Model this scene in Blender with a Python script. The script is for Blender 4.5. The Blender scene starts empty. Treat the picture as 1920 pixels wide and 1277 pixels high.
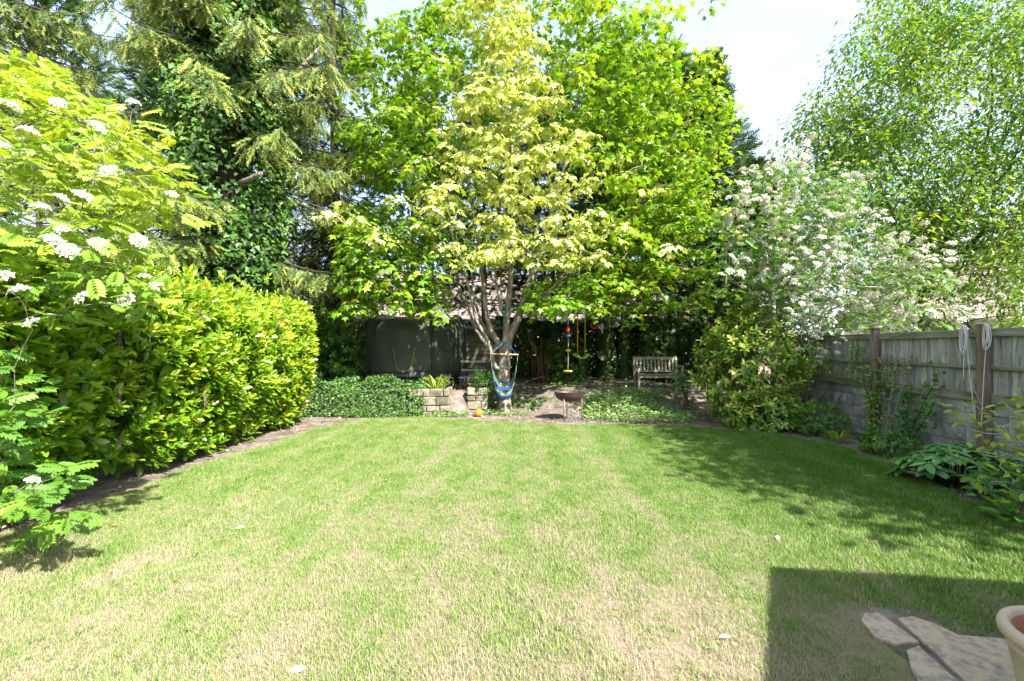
import bpy, math
import numpy as np
from mathutils import Vector, Matrix

# ------------------------------------------------------------------ camera, sky, sun, exposure
scene = bpy.context.scene
CAM_Z, F, HX, HY = 1.7, 900.0, 960.0, 651.0
cam_data = bpy.data.cameras.new('camera')
cam = bpy.data.objects.new('camera', cam_data)
scene.collection.objects.link(cam)
cam.location = (0, 0, CAM_Z)
cam.rotation_euler = (math.radians(90), 0, 0)
cam_data.sensor_width = 36.0
cam_data.lens = F / 1920.0 * 36.0
cam_data.shift_y = 12.5 / 1920.0
cam_data.clip_start, cam_data.clip_end = 0.05, 2000
scene.camera = cam

SUN_EL = math.radians(45)
SH = np.array([-0.64, 0.77]); SH = SH / np.linalg.norm(SH)      # direction in which shadows fall
sun_data = bpy.data.lights.new('sun', 'SUN')
sun_data.energy = 3.65
sun_data.angle = math.radians(0.55)
sun_data.color = (1.0, 0.95, 0.87)
sun = bpy.data.objects.new('sun', sun_data)
scene.collection.objects.link(sun)
ldir = Vector((SH[0] * math.cos(SUN_EL), SH[1] * math.cos(SUN_EL), -math.sin(SUN_EL)))
sun.rotation_euler = ldir.to_track_quat('-Z', 'Y').to_euler()
sun.location = (10, -10, 20)

world = bpy.data.worlds.new('World')
scene.world = world
world.use_nodes = True
nt = world.node_tree
nt.nodes.clear()
wo = nt.nodes.new('ShaderNodeOutputWorld')
bg = nt.nodes.new('ShaderNodeBackground')
sky = nt.nodes.new('ShaderNodeTexSky')
sky.sky_type = 'NISHITA'
sky.sun_disc = False
sky.sun_elevation = SUN_EL
sky.sun_rotation = math.atan2(-SH[0], -SH[1])
sky.air_density, sky.dust_density, sky.ozone_density = 1.0, 1.5, 1.0
tc = nt.nodes.new('ShaderNodeTexCoord')
mp = nt.nodes.new('ShaderNodeMapping')
mp.inputs['Scale'].default_value = (1.0, 1.0, 2.6)
mp.inputs['Location'].default_value = (2.3, 0.7, 0.4)
nz = nt.nodes.new('ShaderNodeTexNoise')
nz.inputs['Scale'].default_value = 2.3
nz.inputs['Detail'].default_value = 7
nz.inputs['Roughness'].default_value = 0.55
rp = nt.nodes.new('ShaderNodeValToRGB')
rp.color_ramp.elements[0].position = 0.36
rp.color_ramp.elements[1].position = 0.66
rp.color_ramp.elements[0].color = (0.25, 0.25, 0.25, 1)
mx = nt.nodes.new('ShaderNodeMix')
mx.data_type = 'RGBA'
mx.inputs[7].default_value = (1.55, 1.6, 1.7, 1)
nt.links.new(tc.outputs['Generated'], mp.inputs['Vector'])
nt.links.new(mp.outputs['Vector'], nz.inputs['Vector'])
nt.links.new(nz.outputs['Fac'], rp.inputs['Fac'])
nt.links.new(rp.outputs['Color'], mx.inputs[0])
nt.links.new(sky.outputs['Color'], mx.inputs[6])
nt.links.new(mx.outputs[2], bg.inputs['Color'])
bg.inputs['Strength'].default_value = 0.15
nt.links.new(bg.outputs['Background'], wo.inputs['Surface'])

scene.view_settings.view_transform = 'Standard'
scene.view_settings.look = 'None'
scene.view_settings.gamma = 1.0
scene.view_settings.use_curve_mapping = False
scene.view_settings.exposure = 2.3
scene.cycles.max_bounces = 6
scene.cycles.diffuse_bounces = 3
scene.cycles.glossy_bounces = 2
scene.cycles.transmission_bounces = 6
scene.cycles.transparent_max_bounces = 10
scene.cycles.use_denoising = True
scene.cycles.sample_clamp_indirect = 8.0
scene.cycles.caustics_reflective = False
scene.cycles.caustics_refractive = False

# ------------------------------------------------------------------ helpers
rng = np.random.default_rng(7)
COL = scene.collection
UP = np.array([0, 0, 1.0])


def px(x, y, d):
    """point of the place at image column x, row y (1920 wide) and depth d metres"""
    return np.array([(x - HX) / F * d, d, CAM_Z - (y - HY) / F * d])


def nrm(v):
    return v / np.maximum(np.linalg.norm(v, axis=-1, keepdims=True), 1e-9)


def sstep(a, b, x):
    t = np.clip((np.asarray(x, float) - a) / (b - a), 0, 1)
    return t * t * (3 - 2 * t)


def vnoise(p, scale=1.0, seed=0):
    """smooth value noise in -1..1 on an (n,3) array"""
    p = np.asarray(p, float) * scale
    i = np.floor(p).astype(np.int64)
    f = p - i
    f = f * f * (3 - 2 * f)
    out = 0
    for dx in (0, 1):
        for dy in (0, 1):
            for dz in (0, 1):
                n = (i[:, 0] + dx) * 374761393 + (i[:, 1] + dy) * 668265263 + (i[:, 2] + dz) * 2147483647 + seed * 974711
                n = (n ^ (n >> 13)) * 1274126177
                n = n ^ (n >> 16)
                v = (n & 0xFFFF) / 65535.0
                w = (f[:, 0] if dx else 1 - f[:, 0]) * (f[:, 1] if dy else 1 - f[:, 1]) * (f[:, 2] if dz else 1 - f[:, 2])
                out = out + v * w
    return out * 2 - 1


def ground_h(x, y):
    x = np.asarray(x, float); y = np.asarray(y, float)
    left = sstep(12.0, 12.6, y) * 0.56
    right = sstep(11.7, 14.4, y) * 0.56
    mid = sstep(12.4, 15.2, y) * 0.56
    w = sstep(-1.3, -0.9, x)
    w2 = sstep(0.4, 1.6, x)
    h = left * (1 - w) + w * (mid * (1 - w2) + right * w2)
    h = h * (1 - sstep(6.2, 7.4, x)) * sstep(-30, -8, x)
    bump = 0.035 * np.sin(x * 2.3 + y * 1.1) * np.sin(y * 1.9 - x * 0.7) * sstep(11.2, 12.2, y)
    return h + bump - 0.02


def tag(o, label=None, cat=None, group=None, kind=None):
    if label: o['label'] = label
    if cat: o['category'] = cat
    if group: o['group'] = group
    if kind: o['kind'] = kind
    return o


def thing(name, label, cat, loc, group=None):
    o = bpy.data.objects.new(name, None)
    o.empty_display_size = 0.1
    o.location = tuple(float(v) for v in loc)
    COL.objects.link(o)
    return tag(o, label, cat, group)


def adopt(o, parent):
    """parent an object whose geometry is in world coordinates"""
    if parent is not None:
        o.parent = parent
        if parent.type == 'EMPTY':
            o.matrix_parent_inverse = Matrix.Translation(-Vector(parent.location))
    return o


def np_mesh(name, verts, faces, mats, smooth=False, attrs=None, fmat=None):
    """faces: (n,3) or (n,4) int array or a list of such arrays"""
    me = bpy.data.meshes.new(name)
    if not isinstance(faces, (list, tuple)):
        faces = [faces]
    faces = [np.asarray(f, np.int32) for f in faces if len(f)]
    verts = np.asarray(verts, np.float32)
    loops = np.concatenate([f.ravel() for f in faces])
    tot = np.concatenate([np.full(len(f), f.shape[1], np.int32) for f in faces])
    start = np.concatenate([[0], np.cumsum(tot)[:-1]]).astype(np.int32)
    me.vertices.add(len(verts)); me.vertices.foreach_set('co', verts.ravel())
    me.loops.add(len(loops)); me.loops.foreach_set('vertex_index', loops)
    me.polygons.add(len(tot)); me.polygons.foreach_set('loop_start', start)
    me.polygons.foreach_set('loop_total', tot)
    if smooth:
        me.polygons.foreach_set('use_smooth', np.ones(len(tot), bool))
    for m in (mats if isinstance(mats, (list, tuple)) else [mats]):
        me.materials.append(m)
    if fmat is not None:
        me.polygons.foreach_set('material_index', np.asarray(fmat, np.int32))
    for k, v in (attrs or {}).items():
        a = me.attributes.new(k, 'FLOAT', 'POINT')
        a.data.foreach_set('value', np.asarray(v, np.float32))
    me.update(calc_edges=True)
    return me


def link(name, me, parent=None):
    o = bpy.data.objects.new(name, me)
    COL.objects.link(o)
    return adopt(o, parent)


class MB:
    """collects simple solids in world coordinates and links them as one mesh object"""
    def __init__(self):
        self.v, self.f, self.n = [], [], 0

    def add(self, v, f):
        v = np.asarray(v, float)
        self.v.append(v)
        self.f += [tuple(int(i) + self.n for i in q) for q in f]
        self.n += len(v)
        return self

    def box(self, c, size, rz=0.0, rx=0.0, ry=0.0, bev=0.0):
        sx, sy, sz = [s / 2 for s in size]
        b = min(bev, sx * .9, sy * .9, sz * .9)
        if b <= 0:
            v = np.array([(x, y, z) for z in (-sz, sz) for y in (-sy, sy) for x in (-sx, sx)])
            f = [(0, 2, 3, 1), (4, 5, 7, 6), (0, 1, 5, 4), (1, 3, 7, 5), (3, 2, 6, 7), (2, 0, 4, 6)]
        else:
            v, f = [], []
            idx = {}
            for z in (-1, 1):
                for y in (-1, 1):
                    for x in (-1, 1):
                        for ax in range(3):
                            p = [x * (sx - b), y * (sy - b), z * (sz - b)]
                            p[ax] = (x * sx, y * sy, z * sz)[ax]
                            idx[(x, y, z, ax)] = len(v)
                            v.append(p)
            v = np.array(v)
            for ax in range(3):
                o1, o2 = [(1, 2), (2, 0), (0, 1)][ax]
                for s in (-1, 1):
                    q = []
                    for a1, a2 in ((-1, -1), (1, -1), (1, 1), (-1, 1)):
                        k = [0, 0, 0]; k[ax] = s; k[o1] = a1; k[o2] = a2
                        q.append(idx[(k[0], k[1], k[2], ax)])
                    f.append(tuple(q if s > 0 else q[::-1]))
            for ax in range(3):      # edge strips
                o1, o2 = [(1, 2), (2, 0), (0, 1)][ax]
                for s1 in (-1, 1):
                    for s2 in (-1, 1):
                        q = []
                        for a, w in ((-1, o1), (1, o1), (1, o2), (-1, o2)):
                            k = [0, 0, 0]; k[ax] = a; k[o1] = s1; k[o2] = s2
                            q.append(idx[(k[0], k[1], k[2], w)])
                        f.append(tuple(q if s1 * s2 > 0 else q[::-1])[::-1])
            for x in (-1, 1):
                for y in (-1, 1):
                    for z in (-1, 1):
                        t = [idx[(x, y, z, a)] for a in range(3)]
                        f.append(tuple(t if x * y * z > 0 else t[::-1]))
        R = (Matrix.Rotation(rz, 3, 'Z') @ Matrix.Rotation(ry, 3, 'Y') @ Matrix.Rotation(rx, 3, 'X'))
        v = v @ np.array(R).T + np.asarray(c, float)
        return self.add(v, f)

    def beam(self, a, b, w, t, up=(0, 0, 1), bev=0.0):
        """rectangular bar from a to b, w wide sideways, t thick along up"""
        a = np.asarray(a, float); b = np.asarray(b, float)
        d = b - a; L = np.linalg.norm(d); d = d / L
        s = np.cross(d, up); s = s / np.linalg.norm(s); u = np.cross(s, d)
        m = MB().box((0, 0, 0), (w, L, t), bev=bev)
        v = np.concatenate(m.v)
        v = (a + b) / 2 + v[:, :1] * s + v[:, 1:2] * d + v[:, 2:] * u
        return self.add(v, m.f)

    def tube(self, pts, r, k=8, cap=True):
        pts = np.asarray(pts, float); n = len(pts)
        r = np.full(n, r, float) if np.isscalar(r) else np.asarray(r, float)
        tan = nrm(np.gradient(pts, axis=0))
        ref = np.array([0, 0, 1.0]) if abs(tan[0][2]) < .9 else np.array([1.0, 0, 0])
        v = []
        s = np.cross(tan[0], ref); s /= np.linalg.norm(s)
        for i in range(n):
            s = s - tan[i] * np.dot(s, tan[i]); s /= max(np.linalg.norm(s), 1e-9)
            u = np.cross(tan[i], s)
            a = np.arange(k) / k * 2 * math.pi
            v.append(pts[i] + r[i] * (np.cos(a)[:, None] * s + np.sin(a)[:, None] * u))
        f = []
        for i in range(n - 1):
            for j in range(k):
                f.append((i * k + j, i * k + (j + 1) % k, (i + 1) * k + (j + 1) % k, (i + 1) * k + j))
        if cap:
            f.append(tuple(range(k))[::-1]); f.append(tuple((n - 1) * k + j for j in range(k)))
        return self.add(np.concatenate(v), f)

    def lathe(self, prof, c, k=24, sx=1.0, sy=1.0):
        """prof: (r, z) list"""
        c = np.asarray(c, float); v = []; f = []
        a = np.arange(k) / k * 2 * math.pi
        for r, z in prof:
            v.append(np.stack([c[0] + r * sx * np.cos(a), c[1] + r * sy * np.sin(a), np.full(k, c[2] + z)], 1))
        for i in range(len(prof) - 1):
            for j in range(k):
                f.append((i * k + j, i * k + (j + 1) % k, (i + 1) * k + (j + 1) % k, (i + 1) * k + j))
        return self.add(np.concatenate(v), f)

    def jitter(self, a):
        self.v = [v + rng.normal(0, a, v.shape) for v in self.v]
        return self

    def build(self, name, m, parent=None, smooth=False, label=None):
        me = bpy.data.meshes.new(name)
        me.from_pydata(np.concatenate(self.v).tolist(), [], self.f)
        for mm in (m if isinstance(m, (list, tuple)) else [m]):
            me.materials.append(mm)
        if smooth:
            me.polygons.foreach_set('use_smooth', np.ones(len(me.polygons), bool))
        me.update()
        o = link(name, me, parent)
        if label: o['label'] = label
        return o


# ------------------------------------------------------------------ materials
def new_mat(name):
    m = bpy.data.materials.new(name)
    m.use_nodes = True
    t = m.node_tree
    return m, t, t.nodes['Principled BSDF'], t.nodes['Material Output']


def ramp(t, stops):
    r = t.nodes.new('ShaderNodeValToRGB')
    e = r.color_ramp.elements
    while len(e) < len(stops):
        e.new(0.5)
    for i, (p, c) in enumerate(stops):
        e[i].position = p
        e[i].color = (*c, 1)
    return r


def leaf_mat(name, stops, trans=0.42, rough=0.38, tint=(1.35, 1.25, 0.45), spec=0.5):
    m, t, p, out = new_mat(name)
    a = t.nodes.new('ShaderNodeAttribute'); a.attribute_name = 'rnd'
    r = ramp(t, stops)
    t.links.new(a.outputs['Fac'], r.inputs['Fac'])
    t.links.new(r.outputs['Color'], p.inputs['Base Color'])
    p.inputs['Roughness'].default_value = rough
    p.inputs['Specular IOR Level'].default_value = spec
    tr = t.nodes.new('ShaderNodeBsdfTranslucent')
    mul = t.nodes.new('ShaderNodeMix'); mul.data_type = 'RGBA'; mul.blend_type = 'MULTIPLY'
    mul.inputs[0].default_value = 1
    mul.inputs[7].default_value = (*tint, 1)
    t.links.new(r.outputs['Color'], mul.inputs[6])
    t.links.new(mul.outputs[2], tr.inputs['Color'])
    ms = t.nodes.new('ShaderNodeMixShader')
    ms.inputs[0].default_value = trans
    t.links.new(p.outputs[0], ms.inputs[1]); t.links.new(tr.outputs[0], ms.inputs[2])
    t.links.new(ms.outputs[0], out.inputs['Surface'])
    return m


def noisy_mat(name, stops, scale=6.0, detail=6, rough=0.8, bump=0.3, stretch=(1, 1, 1), bscale=None, dist=0.02, spec=0.3, metal=0.0, coord='Object', vary=0.0):
    m, t, p, out = new_mat(name)
    tcn = t.nodes.new('ShaderNodeTexCoord')
    mpn = t.nodes.new('ShaderNodeMapping'); mpn.inputs['Scale'].default_value = stretch
    n = t.nodes.new('ShaderNodeTexNoise')
    n.inputs['Scale'].default_value = scale; n.inputs['Detail'].default_value = detail
    n.inputs['Roughness'].default_value = 0.62
    t.links.new(tcn.outputs[coord], mpn.inputs['Vector']); t.links.new(mpn.outputs[0], n.inputs['Vector'])
    r = ramp(t, stops)
    t.links.new(n.outputs['Fac'], r.inputs['Fac']); t.links.new(r.outputs['Color'], p.inputs['Base Color'])
    if vary:
        oi = t.nodes.new('ShaderNodeObjectInfo')
        cb = t.nodes.new('ShaderNodeVectorMath'); cb.operation = 'SCALE'; cb.inputs[0].default_value = (7.3, 3.1, 5.7)
        t.links.new(oi.outputs['Random'], cb.inputs['Scale']); t.links.new(cb.outputs[0], mpn.inputs['Location'])
        mr = t.nodes.new('ShaderNodeMapRange')
        mr.inputs[3].default_value, mr.inputs[4].default_value = 1 - vary, 1 + vary
        t.links.new(oi.outputs['Random'], mr.inputs[0])
        vm = t.nodes.new('ShaderNodeVectorMath'); vm.operation = 'SCALE'
        t.links.new(r.outputs['Color'], vm.inputs[0]); t.links.new(mr.outputs[0], vm.inputs['Scale'])
        t.links.new(vm.outputs[0], p.inputs['Base Color'])
    p.inputs['Roughness'].default_value = rough
    p.inputs['Specular IOR Level'].default_value = spec
    p.inputs['Metallic'].default_value = metal
    if bump:
        n2 = t.nodes.new('ShaderNodeTexNoise')
        n2.inputs['Scale'].default_value = bscale or scale * 4
        n2.inputs['Detail'].default_value = 5
        t.links.new(mpn.outputs[0], n2.inputs['Vector'])
        b = t.nodes.new('ShaderNodeBump'); b.inputs['Strength'].default_value = bump
        b.inputs['Distance'].default_value = dist
        t.links.new(n2.outputs['Fac'], b.inputs['Height']); t.links.new(b.outputs['Normal'], p.inputs['Normal'])
    return m


def flat_mat(name, c, rough=0.6, spec=0.4, metal=0.0):
    return noisy_mat(name, [(0.3, tuple(x * .82 for x in c)), (0.7, tuple(min(1, x * 1.12) for x in c))], scale=14, rough=rough, bump=0.08, spec=spec, metal=metal)


M = {}
M['bark'] = noisy_mat('bark', [(0.28, (0.07, 0.058, 0.045)), (0.5, (0.19, 0.165, 0.13)), (0.68, (0.34, 0.31, 0.25))], scale=5, stretch=(2.2, 2.2, .8), rough=0.9, bump=0.8)
M['bark_maple'] = noisy_mat('bark_maple', [(0.30, (0.07, 0.06, 0.045)), (0.48, (0.19, 0.165, 0.125)), (0.7, (0.35, 0.32, 0.26))], scale=7, stretch=(1.5, 1.5, .7), rough=0.85, bump=0.6)
M['bark_dark'] = noisy_mat('bark_dark', [(0.3, (0.025, 0.02, 0.016)), (0.7, (0.10, 0.08, 0.06))], scale=6, stretch=(2, 2, .6), rough=0.9, bump=0.8)
M['bark_red'] = noisy_mat('bark_red', [(0.3, (0.09, 0.05, 0.03)), (0.7, (0.24, 0.15, 0.10))], scale=6, stretch=(2.5, 2.5, .5), rough=0.9, bump=0.8)
M['bark_pale'] = noisy_mat('bark_pale', [(0.3, (0.20, 0.19, 0.16)), (0.7, (0.48, 0.46, 0.41))], scale=6, rough=0.8, bump=0.4)
M['cutwood'] = noisy_mat('cutwood', [(0.3, (0.42, 0.33, 0.22)), (0.7, (0.62, 0.54, 0.42))], scale=20, rough=0.8)

M['laurel'] = leaf_mat('laurel', [(0.0, (0.05, 0.14, 0.012)), (0.45, (0.13, 0.275, 0.018)), (0.75, (0.24, 0.385, 0.024)), (0.97, (0.39, 0.47, 0.045)), (1.0, (0.55, 0.30, 0.02))], trans=0.40, rough=0.24, spec=0.6)
M['rowan'] = leaf_mat('rowan', [(0.0, (0.09, 0.22, 0.03)), (0.5, (0.18, 0.33, 0.035)), (1.0, (0.34, 0.42, 0.05))], trans=0.42, rough=0.45)
M['rowan_far'] = leaf_mat('rowan_far', [(0.0, (0.055, 0.14, 0.035)), (0.6, (0.12, 0.245, 0.05)), (1.0, (0.24, 0.35, 0.08))], trans=0.4, rough=0.45)
M['maple'] = leaf_mat('maple', [(0.0, (0.075, 0.19, 0.016)), (0.5, (0.18, 0.33, 0.024)), (0.85, (0.32, 0.42, 0.03)), (1.0, (0.46, 0.50, 0.06))], trans=0.40, rough=0.4)
M['maple_cream'] = leaf_mat('maple_cream', [(0.0, (0.20, 0.33, 0.03)), (0.35, (0.42, 0.50, 0.07)), (0.75, (0.68, 0.69, 0.24)), (1.0, (0.84, 0.83, 0.52))], trans=0.36, rough=0.55, tint=(0.95, 1.0, 0.42))
M['cherry'] = leaf_mat('cherry', [(0.0, (0.055, 0.16, 0.028)), (0.5, (0.14, 0.27, 0.035)), (0.85, (0.27, 0.37, 0.045)), (1.0, (0.40, 0.42, 0.07))], trans=0.42, rough=0.38)
M['ivy'] = leaf_mat('ivy', [(0.0, (0.022, 0.06, 0.014)), (0.5, (0.055, 0.135, 0.022)), (0.85, (0.12, 0.23, 0.035)), (1.0, (0.26, 0.37, 0.07))], trans=0.25, rough=0.46, spec=0.4)
M['groundcover'] = leaf_mat('groundcover', [(0.0, (0.05, 0.15, 0.03)), (0.6, (0.14, 0.27, 0.07)), (1.0, (0.34, 0.44, 0.16))], trans=0.3, rough=0.35)
M['spruce'] = leaf_mat('spruce', [(0.0, (0.030, 0.070, 0.028)), (0.45, (0.075, 0.14, 0.040)), (0.75, (0.24, 0.31, 0.055)), (1.0, (0.46, 0.48, 0.08))], trans=0.28, rough=0.5)
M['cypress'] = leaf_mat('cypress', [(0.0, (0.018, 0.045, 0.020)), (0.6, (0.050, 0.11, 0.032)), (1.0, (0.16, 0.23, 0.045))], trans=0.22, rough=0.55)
M['aucuba'] = leaf_mat('aucuba', [(0.0, (0.06, 0.17, 0.02)), (0.45, (0.14, 0.28, 0.03)), (0.8, (0.36, 0.44, 0.07)), (1.0, (0.60, 0.58, 0.15))], trans=0.28, rough=0.26, spec=0.6)
M['shrub'] = leaf_mat('shrub', [(0.0, (0.04, 0.14, 0.02)), (0.6, (0.10, 0.27, 0.03)), (1.0, (0.24, 0.40, 0.05))], trans=0.35, rough=0.4)
M['broadleaf'] = leaf_mat('broadleaf', [(0.0, (0.05, 0.16, 0.045)), (0.6, (0.12, 0.29, 0.075)), (1.0, (0.24, 0.43, 0.07))], trans=0.28, rough=0.4)
M['climber'] = leaf_mat('climber', [(0.0, (0.05, 0.16, 0.03)), (0.6, (0.15, 0.30, 0.04)), (0.9, (0.34, 0.44, 0.05)), (1.0, (0.62, 0.52, 0.05))], trans=0.35, rough=0.4)
M['strap'] = leaf_mat('strap', [(0.0, (0.10, 0.24, 0.03)), (0.7, (0.32, 0.42, 0.06)), (1.0, (0.55, 0.52, 0.14))], trans=0.3, rough=0.4)
M['yellowleaf'] = leaf_mat('yellowleaf', [(0.0, (0.20, 0.36, 0.03)), (0.6, (0.40, 0.48, 0.05)), (1.0, (0.66, 0.58, 0.04))], trans=0.4, rough=0.35)
M['blossom'] = leaf_mat('blossom', [(0.0, (0.34, 0.36, 0.20)), (0.35, (0.50, 0.50, 0.36)), (0.7, (0.62, 0.61, 0.53)), (1.0, (0.72, 0.72, 0.67))], trans=0.25, rough=0.7, tint=(1, 1, .95))
M['redflower'] = leaf_mat('redflower', [(0.0, (0.45, 0.05, 0.03)), (1.0, (0.7, 0.14, 0.05))], trans=0.3, rough=0.6, tint=(1, .8, .8))
M['litter'] = leaf_mat('litter', [(0.0, (0.10, 0.065, 0.04)), (0.6, (0.26, 0.18, 0.11)), (1.0, (0.46, 0.36, 0.24))], trans=0.1, rough=0.8, tint=(1, 1, 1))
M['deadleaf'] = leaf_mat('deadleaf', [(0.0, (0.16, 0.09, 0.04)), (0.5, (0.40, 0.20, 0.05)), (0.8, (0.55, 0.40, 0.10)), (1.0, (0.68, 0.62, 0.44))], trans=0.2, rough=0.7, tint=(1, 1, 1))

M['soil'] = noisy_mat('soil', [(0.3, (0.06, 0.047, 0.037)), (0.5, (0.15, 0.122, 0.10)), (0.7, (0.28, 0.24, 0.20))], scale=3.2, detail=10, rough=0.95, bump=0.9, bscale=30, dist=0.03, coord='Object')
M['compost'] = noisy_mat('compost', [(0.35, (0.012, 0.010, 0.009)), (0.7, (0.06, 0.05, 0.045))], scale=60, rough=0.95, bump=1.0, bscale=90, dist=0.02)
M['grey_wood'] = noisy_mat('grey_wood', [(0.28, (0.09, 0.088, 0.075)), (0.45, (0.28, 0.28, 0.25)), (0.64, (0.46, 0.46, 0.42))], scale=5, detail=10, stretch=(6, 6, .7), rough=0.85, bump=0.5, bscale=14, vary=.28)
M['rail_wood'] = noisy_mat('rail_wood', [(0.28, (0.055, 0.05, 0.035)), (0.46, (0.20, 0.19, 0.135)), (0.68, (0.34, 0.33, 0.26))], scale=5, detail=9, stretch=(1, .35, 3), rough=0.85, bump=0.5, bscale=16)
M['post_wood'] = noisy_mat('post_wood', [(0.28, (0.085, 0.055, 0.042)), (0.5, (0.19, 0.135, 0.105)), (0.7, (0.30, 0.24, 0.20))], scale=4, detail=9, stretch=(5, 5, .5), rough=0.8, bump=0.4, bscale=14)
M['teak'] = noisy_mat('teak', [(0.28, (0.12, 0.11, 0.08)), (0.5, (0.25, 0.23, 0.175)), (0.72, (0.38, 0.36, 0.30))], scale=7, detail=8, stretch=(1, 2, 2), rough=0.8, bump=0.4)
M['block'] = noisy_mat('block', [(0.26, (0.11, 0.11, 0.10)), (0.42, (0.26, 0.26, 0.245)), (0.56, (0.38, 0.38, 0.36)), (0.72, (0.50, 0.50, 0.48))], scale=3.4, detail=12, rough=0.95, bump=0.8, bscale=35, dist=0.012, vary=.18)
M['mortar'] = noisy_mat('mortar', [(0.3, (0.20, 0.20, 0.19)), (0.7, (0.36, 0.36, 0.34))], scale=8, rough=0.95, bump=0.5)
M['bathstone'] = noisy_mat('bathstone', [(0.28, (0.05, 0.05, 0.03)), (0.46, (0.15, 0.135, 0.095)), (0.66, (0.29, 0.255, 0.19))], scale=5, detail=10, rough=0.95, bump=0.7, bscale=22, vary=.25)
M['flag'] = noisy_mat('flag', [(0.27, (0.18, 0.15, 0.12)), (0.42, (0.30, 0.25, 0.19)), (0.53, (0.42, 0.35, 0.26)), (0.63, (0.48, 0.355, 0.22)), (0.78, (0.56, 0.48, 0.37))], scale=20, detail=15, rough=0.9, bump=0.9, bscale=45, dist=0.012)
M['terracotta'] = noisy_mat('terracotta', [(0.25, (0.30, 0.25, 0.15)), (0.42, (0.44, 0.36, 0.25)), (0.56, (0.48, 0.38, 0.28)), (0.75, (0.58, 0.51, 0.41))], scale=5, detail=12, rough=0.85, bump=0.15)
M['terracotta_in'] = noisy_mat('terracotta_in', [(0.3, (0.34, 0.15, 0.09)), (0.7, (0.50, 0.27, 0.18))], scale=9, rough=0.9, bump=0.3)
M['iron'] = noisy_mat('iron', [(0.3, (0.035, 0.022, 0.022)), (0.7, (0.10, 0.065, 0.062))], scale=8, rough=0.55, bump=0.2, spec=0.5, metal=0.3)
M['rusty'] = noisy_mat('rusty', [(0.3, (0.12, 0.075, 0.055)), (0.7, (0.26, 0.19, 0.15))], scale=12, rough=0.8, bump=0.3)
M['charcoal'] = noisy_mat('charcoal', [(0.35, (0.03, 0.03, 0.032)), (0.7, (0.22, 0.21, 0.21))], scale=16, detail=10, rough=0.95, bump=1, bscale=50)
M['steel'] = flat_mat('steel', (0.16, 0.17, 0.19), rough=0.45, metal=0.6)
M['black_pad'] = flat_mat('black_pad', (0.022, 0.024, 0.027), rough=0.6)
M['blue_pad'] = flat_mat('blue_pad', (0.07, 0.10, 0.15), rough=0.6)
M['lime_trim'] = flat_mat('lime_trim', (0.28, 0.31, 0.08), rough=0.7)
M['rope_white'] = flat_mat('rope_white', (0.68, 0.67, 0.63), rough=0.8)
M['rope_grey'] = flat_mat('rope_grey', (0.42, 0.41, 0.38), rough=0.8)
M['rope_yellow'] = flat_mat('rope_yellow', (0.66, 0.48, 0.06), rough=0.8)
M['rope_blue'] = flat_mat('rope_blue', (0.07, 0.20, 0.46), rough=0.8)
M['plastic_red'] = flat_mat('plastic_red', (0.55, 0.06, 0.03), rough=0.4)
M['plastic_blue'] = flat_mat('plastic_blue', (0.06, 0.24, 0.48), rough=0.4)
M['plastic_yellow'] = flat_mat('plastic_yellow', (0.68, 0.60, 0.04), rough=0.4)
M['plastic_green'] = flat_mat('plastic_green', (0.46, 0.68, 0.12), rough=0.4)
M['webbing'] = flat_mat('webbing', (0.30, 0.34, 0.05), rough=0.8)
M['teal'] = flat_mat('teal', (0.03, 0.30, 0.36), rough=0.6)
M['orange'] = flat_mat('orange', (0.78, 0.27, 0.02), rough=0.5)
M['orange_dark'] = flat_mat('orange_dark', (0.28, 0.08, 0.02), rough=0.6)
M['dowel'] = flat_mat('dowel', (0.50, 0.36, 0.22), rough=0.6)
M['shed'] = noisy_mat('shed', [(0.3, (0.05, 0.05, 0.035)), (0.7, (0.15, 0.145, 0.10))], scale=6, stretch=(.4, 1, 4), rough=0.9, bump=0.4)
M['brick_pink'] = noisy_mat('brick_pink', [(0.3, (0.34, 0.25, 0.20)), (0.7, (0.44, 0.34, 0.29))], scale=2.5, detail=10, rough=0.9, bump=0.5)
M['render_wall'] = noisy_mat('render_wall', [(0.3, (0.58, 0.52, 0.46)), (0.7, (0.72, 0.68, 0.62))], scale=3, rough=0.9, bump=0.1)
M['roof_tile'] = noisy_mat('roof_tile', [(0.3, (0.13, 0.105, 0.095)), (0.7, (0.27, 0.22, 0.20))], scale=5, detail=10, rough=0.9, bump=0.6)
M['white_paint'] = flat_mat('white_paint', (0.78, 0.78, 0.76), rough=0.4)
M['black_metal'] = flat_mat('black_metal', (0.03, 0.03, 0.035), rough=0.5)


def glass_mat():
    m, t, p, out = new_mat('window_glass')
    p.inputs['Base Color'].default_value = (0.05, 0.06, 0.07, 1)
    p.inputs['Roughness'].default_value = 0.06
    return m


M['glass'] = glass_mat()


def net_mat():
    m, t, p, out = new_mat('net')
    n = t.nodes.new('ShaderNodeTexNoise'); n.inputs['Scale'].default_value = 3
    r = ramp(t, [(0.3, (0.034, 0.041, 0.028)), (0.7, (0.060, 0.070, 0.048))])
    t.links.new(n.outputs['Fac'], r.inputs['Fac']); t.links.new(r.outputs['Color'], p.inputs['Base Color'])
    p.inputs['Roughness'].default_value = 0.75
    tr = t.nodes.new('ShaderNodeBsdfTransparent')
    ms = t.nodes.new('ShaderNodeMixShader'); ms.inputs[0].default_value = 0.07
    t.links.new(p.outputs[0], ms.inputs[1]); t.links.new(tr.outputs[0], ms.inputs[2])
    t.links.new(ms.outputs[0], out.inputs['Surface'])
    return m


M['net'] = net_mat()


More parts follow.
